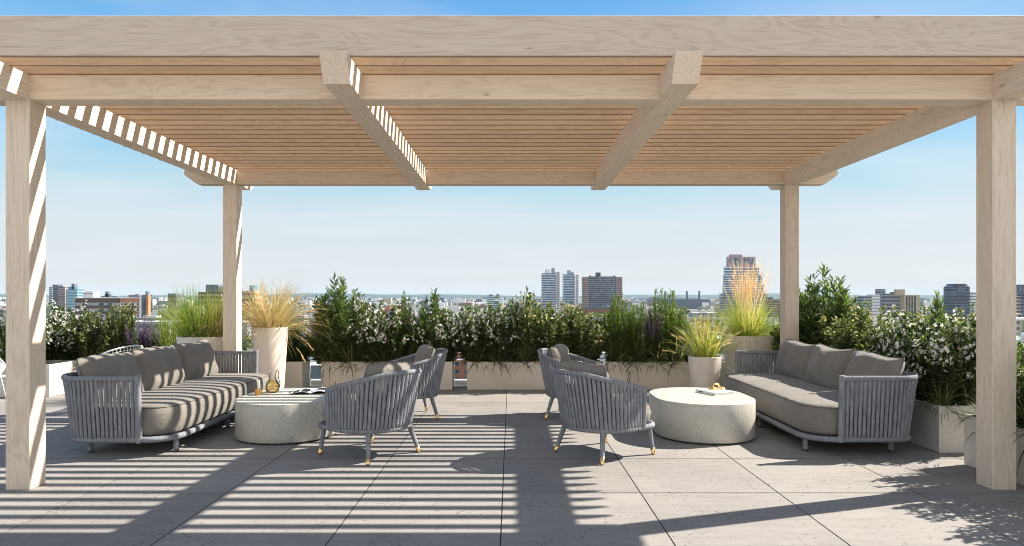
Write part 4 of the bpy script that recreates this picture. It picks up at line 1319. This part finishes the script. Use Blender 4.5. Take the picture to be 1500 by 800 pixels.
# stepped office tower
ST = 1400.0
st = empty('stepped_tower', (wx(1090, ST), ST, GZ + 0.05)); tag(st, 'tall stepped tower with pink stone crown standing behind the blond grass', 'tower')
ox, oy, oz = st.location
tiers = [(1057.5, 1123, 430, 16), (1061.6, 1119.5, 417, 14), (1062.2, 1116, 403, 13), (1062.8, 1112.5, 391, 12)]
z0 = 0.0
for i, (xa, xb, ty, dp) in enumerate(tiers):
    i_ = 0.4 * i
    zt = wz(ty, ST) - oz
    blk = MB().box(wx(xa, ST) - ox, wx(xb, ST) - ox, i_, dp, z0, zt).build('tier', C['blue'], st)
    nf = max(2, round((zt - z0) / 5.0))
    for k in range(nf):
        za = z0 + (zt - z0) * (k + 0.55) / nf; zb = za + (zt - z0) / nf * 0.3
        MB().box(wx(xa, ST) - ox - 0.3, wx(xb, ST) - ox + 0.3, i_ - 0.4, dp + 0.3, za, zb).build('floor_band', C['white'] if i else C['pink'], blk)
    z0 = zt + 0.02
MB().box(wx(1066.5, ST) - ox, wx(1107.5, ST) - ox, 3, 11, z0, wz(376, ST) - oz).build('crown', C['pink'], st)
MB().box(wx(1070, ST) - ox, wx(1088, ST) - ox, 2.5, 10, wz(376, ST) - oz + 0.02, wz(372.8, ST) - oz).build('penthouse', C['pink'], st)
MB().box(wx(1075.5, ST) - ox, wx(1084, ST) - ox, 2.6, 2.95, z0 + 3, wz(376, ST) - oz - 2).build('crown_window', C['blue'], st)
for px in (1068.5, 1090.5, 1096, 1101.5):
    MB().box(wx(px, ST) - ox, wx(px + 3, ST) - ox, 2.6, 2.95, z0 + 6, wz(376, ST) - oz - 4).build('crown_window', C['blue'], st)
tower('brick_block', 'dark brown brick block between the stepped tower and the right back post', 1300, 1127, 1144, 439, 25, 'brown', 'pink', 8, 0.35, roof=((1128, 1134, 435, 'slate'),), cat='building')

# left group
tower('apartment_tower', 'thin dark tower at the left end of the left skyline group', 1600, 72, 76.5, 420.5, 14, 'slate', 'white', 12, 0.3)
tower('apartment_tower', 'dark blue tower second in the left skyline group', 1550, 77, 84.5, 417, 18, 'dark', 'slate', 14, 0.3)
tower('apartment_tower', 'pinkish gridded tower beside the teal glass one at left', 1500, 85, 95, 420, 20, 'pink', 'brown', 13, 0.42)
tower('office_tower', 'teal glass tower with a dark roof box in the left skyline group', 1450, 96.5, 113, 424, 24, 'teal', 'white', 9, 0.16, roof=((97, 107, 420, 'teal'), (102, 106, 415.5, 'slate')))
tower('office_block', 'pale grey block standing behind the long brown building', 1200, 122, 136, 427, 20, 'white', 'grey', 7, 0.3, cat='building')
lb = empty('long_brick_building', (wx(165, 800), 800, GZ + 0.05)); tag(lb, 'long brown brick building, its sunlit part painted orange, with white window bands at left', 'building')
ox, oy, oz = lb.location; Yl = 800.0
def lbb(nm, xa, xb, ya, yb, y0, y1, mt, par=lb):
    return MB().box(wx(xa, Yl) - ox, wx(xb, Yl) - ox, y0, y1, (0 if yb is None else wz(yb, Yl) - oz), wz(ya, Yl) - oz).build(nm, C[mt], par)
wl = lbb('left_wall', 110, 179.5, 437, None, 0, 16, 'brown'); wr = lbb('right_wall', 180, 211, 437, None, -6, 10, 'orange')  # shade painted into the brown wall, sunlight into the orange one
for ya, yb in ((443.4, 447.6), (452.0, 456.2), (460.5, 464.5)):
    q = lbb('window_band', 110.2, 179.2, ya, yb, -0.4, 1, 'grey', wl)
    for xa in (121, 146, 158):
        lbb('window', xa, xa + 6, ya + 0.6, yb - 0.4, -0.9, -0.5, 'dark', q)
    q = lbb('window_band', 180.2, 210.8, ya, yb, -6.5, -5, 'white', wr)
    for xa in (182, 186.5, 196.5, 205):
        lbb('window', xa, xa + 3, ya + 0.8, yb - 0.9, -7, -6.6, 'dark', q)
lbb('roof_trim', 109.5, 179.5, 435.8, 437, -0.6, 16, 'white'); lbb('roof_trim', 180, 211.4, 435.8, 437, -6.6, 10, 'white')
lbb('stair_tower', 213, 219.3, 432, None, -8, 6, 'dark'); lbb('end_wall', 219.6, 223, 432, None, -9, -3, 'orange'); lbb('stair_wall', 210.2, 212.8, 432, None, -8.5, 6, 'white')
for xa, xb, ya in ((151, 159, 431), (152, 156, 427), (147, 151, 433.5), (160, 170, 434), (186, 195, 432), (196, 200, 431), (201, 209, 433), (211, 214, 427)):
    lbb('roof_unit', xa, xb, ya, 435.6, 3, 8, 'slate')
bb = tower('brown_block', 'dark brown stepped block rising behind the left back post', 900, 290, 324, 428, 30, 'brown', 'tan', 7, 0.25, cat='building')
ox, oy, oz = bb.location
MB().box(wx(300, 900) - ox, wx(318, 900) - ox, 3, 25, wz(428, 900) - oz + 0.1, wz(417, 900) - oz).build('penthouse', C['slate'], bb)
MB().box(wx(318.3, 900) - ox, wx(330, 900) - ox, 3, 25, wz(428, 900) - oz + 0.1, wz(420, 900) - oz).build('penthouse', C['tan'], bb)
tower('tan_block', 'tan block with a teal roof box above the golden grass', 950, 350, 374, 426.5, 24, 'tan', 'brown', 6, 0.3, roof=((363, 370, 418, 'teal'),), cat='building')
tower('brown_block', 'small dark roof poking above the dark green grass at left', 1000, 246, 258, 430, 20, 'slate', 'brown', 6, 0.3, cat='building')

# right group
tower('striped_block', 'cream block with dark vertical window stripes right of the tall lance-leaved shrub', 900, 1324, 1347, 432, 8, 'tan', 'tan', 1, 0.02, cat='building')
sb = [o for o in bpy.data.objects if o.name.startswith('striped_block')][0]
ox, oy, oz = sb.location
for px in (1327.2, 1331.2, 1335.2, 1339.2):
    MB().box(wx(px, 900) - ox, wx(px + 2.0, 900) - ox, -0.4, 1, 2, wz(434, 900) - oz).build('window_stripe', C['dark'], sb)
MB().box(wx(1314, 900) - ox, wx(1327, 900) - ox, 2, 7, wz(432, 900) - oz + 0.1, wz(424, 900) - oz).build('roof_box', C['tan'], sb)
tower('grey_slab', 'blue-grey slab block touching the striped cream block on its left', 920, 1296, 1322, 430, 8, 'slate', 'grey', 9, 0.35, roof=((1307, 1313, 428, 'brown'),), cat='building')
tower('office_tower', 'thin grey tower behind the blue-grey slab block', 1300, 1289.5, 1297, 423.5, 18, 'slate', 'grey', 10, 0.3)
tower('office_block', 'pale block left of the thin grey tower at right', 1250, 1277, 1289, 431.5, 18, 'white', 'grey', 8, 0.35, cat='building')
tower('office_block', 'dark-sided low block at the left end of the right skyline group', 1200, 1264, 1276.5, 433.5, 18, 'grey', 'dark', 8, 0.4, cat='building')
tower('office_block', 'small tan block beside the tall lance-leaved shrub at right', 1100, 1238, 1254, 436, 18, 'tan', 'white', 6, 0.3, cat='building')
dk = tower('dark_tower', 'dark blue tower with cut corners at the roof near the right front post', 1100, 1396, 1420.5, 420, 24, 'dark', 'slate', 11, 0.25)
ox, oy, oz = dk.location
zt = wz(420, 1100) - oz
MB().rings([[(wx(a_, 1100) - ox, 2, z) , (wx(b_, 1100) - ox, 2, z), (wx(b_, 1100) - ox, 22, z), (wx(a_, 1100) - ox, 22, z)] for a_, b_, z in ((1396.2, 1420.3, zt + 0.3), (1400.5, 1416, zt + 4.6))], smooth=False).build('roof', C['dark'], dk)
tower('dark_tower', 'dark tower seen right of the right front post', 1100, 1485.5, 1510, 417, 24, 'dark', 'slate', 11, 0.25)
tower('pink_grid_block', 'pinkish gridded block below the dark tower at the right edge', 900, 1484, 1496, 434, 18, 'pink', 'brown', 9, 0.45, cat='building')
tower('apartment_tower', 'thin pale block hidden behind the right front post', 1300, 1424, 1440, 428, 18, 'white', 'slate', 9, 0.3)

# low blocks spread through the city, individually
def low_mesh(nm, w, d, h, wall, roofc):
    m = MB().box(-w, w, -d, d, 0, h, 0)
    m.box(-w + 0.5, w - 0.5, -d + 0.5, d - 0.5, h + 0.02, h + 0.25, 1)
    m.box(-w * 0.3, w * 0.25, -d * 0.4, d * 0.3, h + 0.3, h + 3.0, 0)
    nf = max(2, int(h / 3.5)); nw = max(3, int(w / 2.2))
    for f in range(nf):
        z = h * (f + 0.35) / nf
        for k in range(nw):
            x = -w + 2 * w * (k + 0.5) / nw
            m.box(x - w / nw * 0.5, x + w / nw * 0.5, -d - 0.12, -d + 0.1, z, z + 1.7, 2)
            y = -d + 2 * d * (k + 0.5) / nw
            m.box(w - 0.1, w + 0.12, y - d / nw * 0.5, y + d / nw * 0.5, z, z + 1.7, 2)
    return m, [C[wall], C[roofc], C['dark']]
lows = []; LOWH = []
for k, (w, d, h, wl_, rf) in enumerate(((10, 9, 9, 'white', 'grey'), (14, 10, 13, 'grey', 'white'), (9, 9, 16, 'tan', 'white'), (13, 12, 11, 'brick', 'grey'), (18, 9, 7, 'white', 'white'), (11, 11, 19, 'pink', 'grey'), (8, 8, 24, 'grey', 'slate'), (16, 14, 8, 'slate', 'white'), (12, 9, 10, 'orange', 'redroof'))):
    LOWH.append(h)
    m, mats = low_mesh('low_block', w, d, h, wl_, rf)
    lows.append((m.build('low_block', mats), wl_))
LAB = dict(white='small white flat-roofed block in the hazy city below the terrace', grey='small grey flat-roofed block in the hazy city below the terrace', tan='small tan flat-roofed block in the hazy city below the terrace',
           brick='small red brick block in the hazy city below the terrace', pink='small pinkish block in the hazy city below the terrace', slate='small dark slate block in the hazy city below the terrace', orange='small orange brick block with a red roof in the city below the terrace')
occ = []
for o in bpy.data.objects:
    if o.parent is None and o.location.y > 500 and o.type == 'EMPTY':
        xs = [o.location.x + v[0] for ch in o.children if ch.type == 'MESH' for v in ch.bound_box]
        ys = [o.location.y + v[1] for ch in o.children if ch.type == 'MESH' for v in ch.bound_box]
        occ.append((min(xs) - 4, max(xs) + 4, min(ys) - 4, max(ys) + 4))
cr_ = random.Random(12)
proto_free = set(range(len(lows)))
lows_weights = (0, 0, 0, 1, 1, 2, 3, 4, 4, 5, 6, 6, 7, 7, 8)
placed = [(-26.0, 335.0, 3), (-101.0, 335.0, 7), (50, 372, 4), (-60, 420, 1)]
cand = []
n_low = 0
def free(x, y, r):
    return not any(a - r < x < b + r and c_ - r < y < d_ + r for a, b, c_, d_ in occ)
def put_low(x, y, k, rz, s):
    global n_low
    src, wl_ = lows[k]
    zs = cr_.uniform(0.75, 1.25)
    if (EYE - (GZ + (LOWH[k] + 3.2) * s * zs)) / y * F < 9.0: return
    if k in proto_free:
        proto_free.discard(k); o = src
    else:
        o = src.copy(); COL.objects.link(o)
    o.location = (x, y, GZ + 0.05); o.rotation_euler = (0, 0, rz); o.scale = (s, s, s * zs)
    tag(o, LAB[wl_], 'building', 'low %s blocks of the far city' % wl_)
    occ.append((x - 17 * s, x + 17 * s, y - 15 * s, y + 15 * s)); n_low += 1
for x, y, k in placed:
    put_low(x, y, k, 0.0, 1.0)
tries = 0
while n_low < 215 and tries < 6000:
    tries += 1
    y = 380 + 2400 * cr_.random() ** 1.5
    x = wx(cr_.uniform(-30, 1530), y)
    s = cr_.uniform(0.8, 1.5)
    if free(x, y, 16 * s):
        put_low(x, y, cr_.choice(lows_weights), cr_.choice((0, 0, PI / 2)) + 0.0, s)

# the farthest city reads as one mass
fc = MB()
fr_ = random.Random(99)
for k in range(2600):
    y = 2900 + 6600 * fr_.random() ** 1.3
    x = wx(fr_.uniform(-60, 1560), y)
    w, d, h = fr_.uniform(8, 28), fr_.uniform(8, 25), fr_.choice((7, 9, 12, 12, 15, 18, 26)) * fr_.uniform(0.8, 1.3)
    if fr_.random() < 0.015: h *= 2.4; w *= 0.7
    if free(x, y, 30): fc.box(x - w, x + w, y - d, y + d, GZ + 0.1, GZ + h, fr_.choice((0, 0, 0, 0, 0, 1, 1, 1, 2, 3, 4, 4, 4)))
tag(fc.build('far_city', [C['white'], C['grey'], C['tan'], C['brick'], C['slate']]), 'dense pale far-off city reaching to the horizon', 'city', kind='stuff')

# far treetops among the blocks
rs = np.random.RandomState(8)
tp_, td_, tl_ = [], [], []
for k in range(900):
    y = 400 + 2600 * rs.rand() ** 1.4
    x = wx(rs.uniform(-40, 1540), y)
    if k < 90: y = rs.uniform(1040, 1150); x = wx(rs.uniform(850, 912), y)
    if k > 820: y = rs.uniform(700, 780); x = wx(rs.uniform(205, 245), y)
    if not free(x, y, 3): continue
    hh = rs.uniform(9, 15); n = 70
    q = unit(rs.normal(size=(n, 3))) * rs.uniform(0.5, 1.0, (n, 1)) * np.array([hh * 0.45, hh * 0.45, hh * 0.4]) + np.array([x, y, GZ + hh * 0.62])
    tp_.append(q); td_.append(rs.normal(size=(n, 3))); tl_.append(np.full(n, hh * 0.28))
P, D, LL = np.concatenate(tp_), np.concatenate(td_), np.concatenate(tl_)
V, Fc = leaf_verts(P, D, LL, LL * 0.7, rs, 0.1)
tr = np_mesh('far_trees', V, Fc, 4, np.repeat(rs.uniform(0, 1, len(P)), 2), LEAF['white'], None)
tag(tr, 'scattered green treetops between the far city blocks', 'trees', kind='stuff')

# ------------------------------------------------------------------ haze
HAZE = 3.5e-5
hzm, hnt, hb = new_mat('pale_haze')
hnt.nodes.remove(hb)
pv = N(hnt, 'ShaderNodeVolumePrincipled'); pv.inputs['Color'].default_value = (0.62, 0.82, 1.0, 1); pv.inputs['Density'].default_value = HAZE
hnt.links.new(pv.outputs[0], hnt.nodes['Material Output'].inputs['Volume'])
hz_ = MB().box(-11200, 11200, -260, 11700, GZ - 1.0, 110).build('haze', hzm)
tag(hz_, 'thin pale blue haze lying over the far city', 'haze', kind='stuff')

# ------------------------------------------------------------------ render settings
scene.render.engine = 'CYCLES'
cy = scene.cycles
cy.max_bounces = 8; cy.diffuse_bounces = 4; cy.glossy_bounces = 3; cy.transmission_bounces = 4; cy.transparent_max_bounces = 12; cy.volume_bounces = 0
cy.caustics_reflective = False; cy.caustics_refractive = False
cy.use_denoising = True
cy.filter_width = 0.95
cy.sample_clamp_indirect = 6.0
vs = scene.view_settings
vs.view_transform = 'Standard'; vs.look = 'None'; vs.gamma = 1.0; vs.use_curve_mapping = False; vs.exposure = 1.2
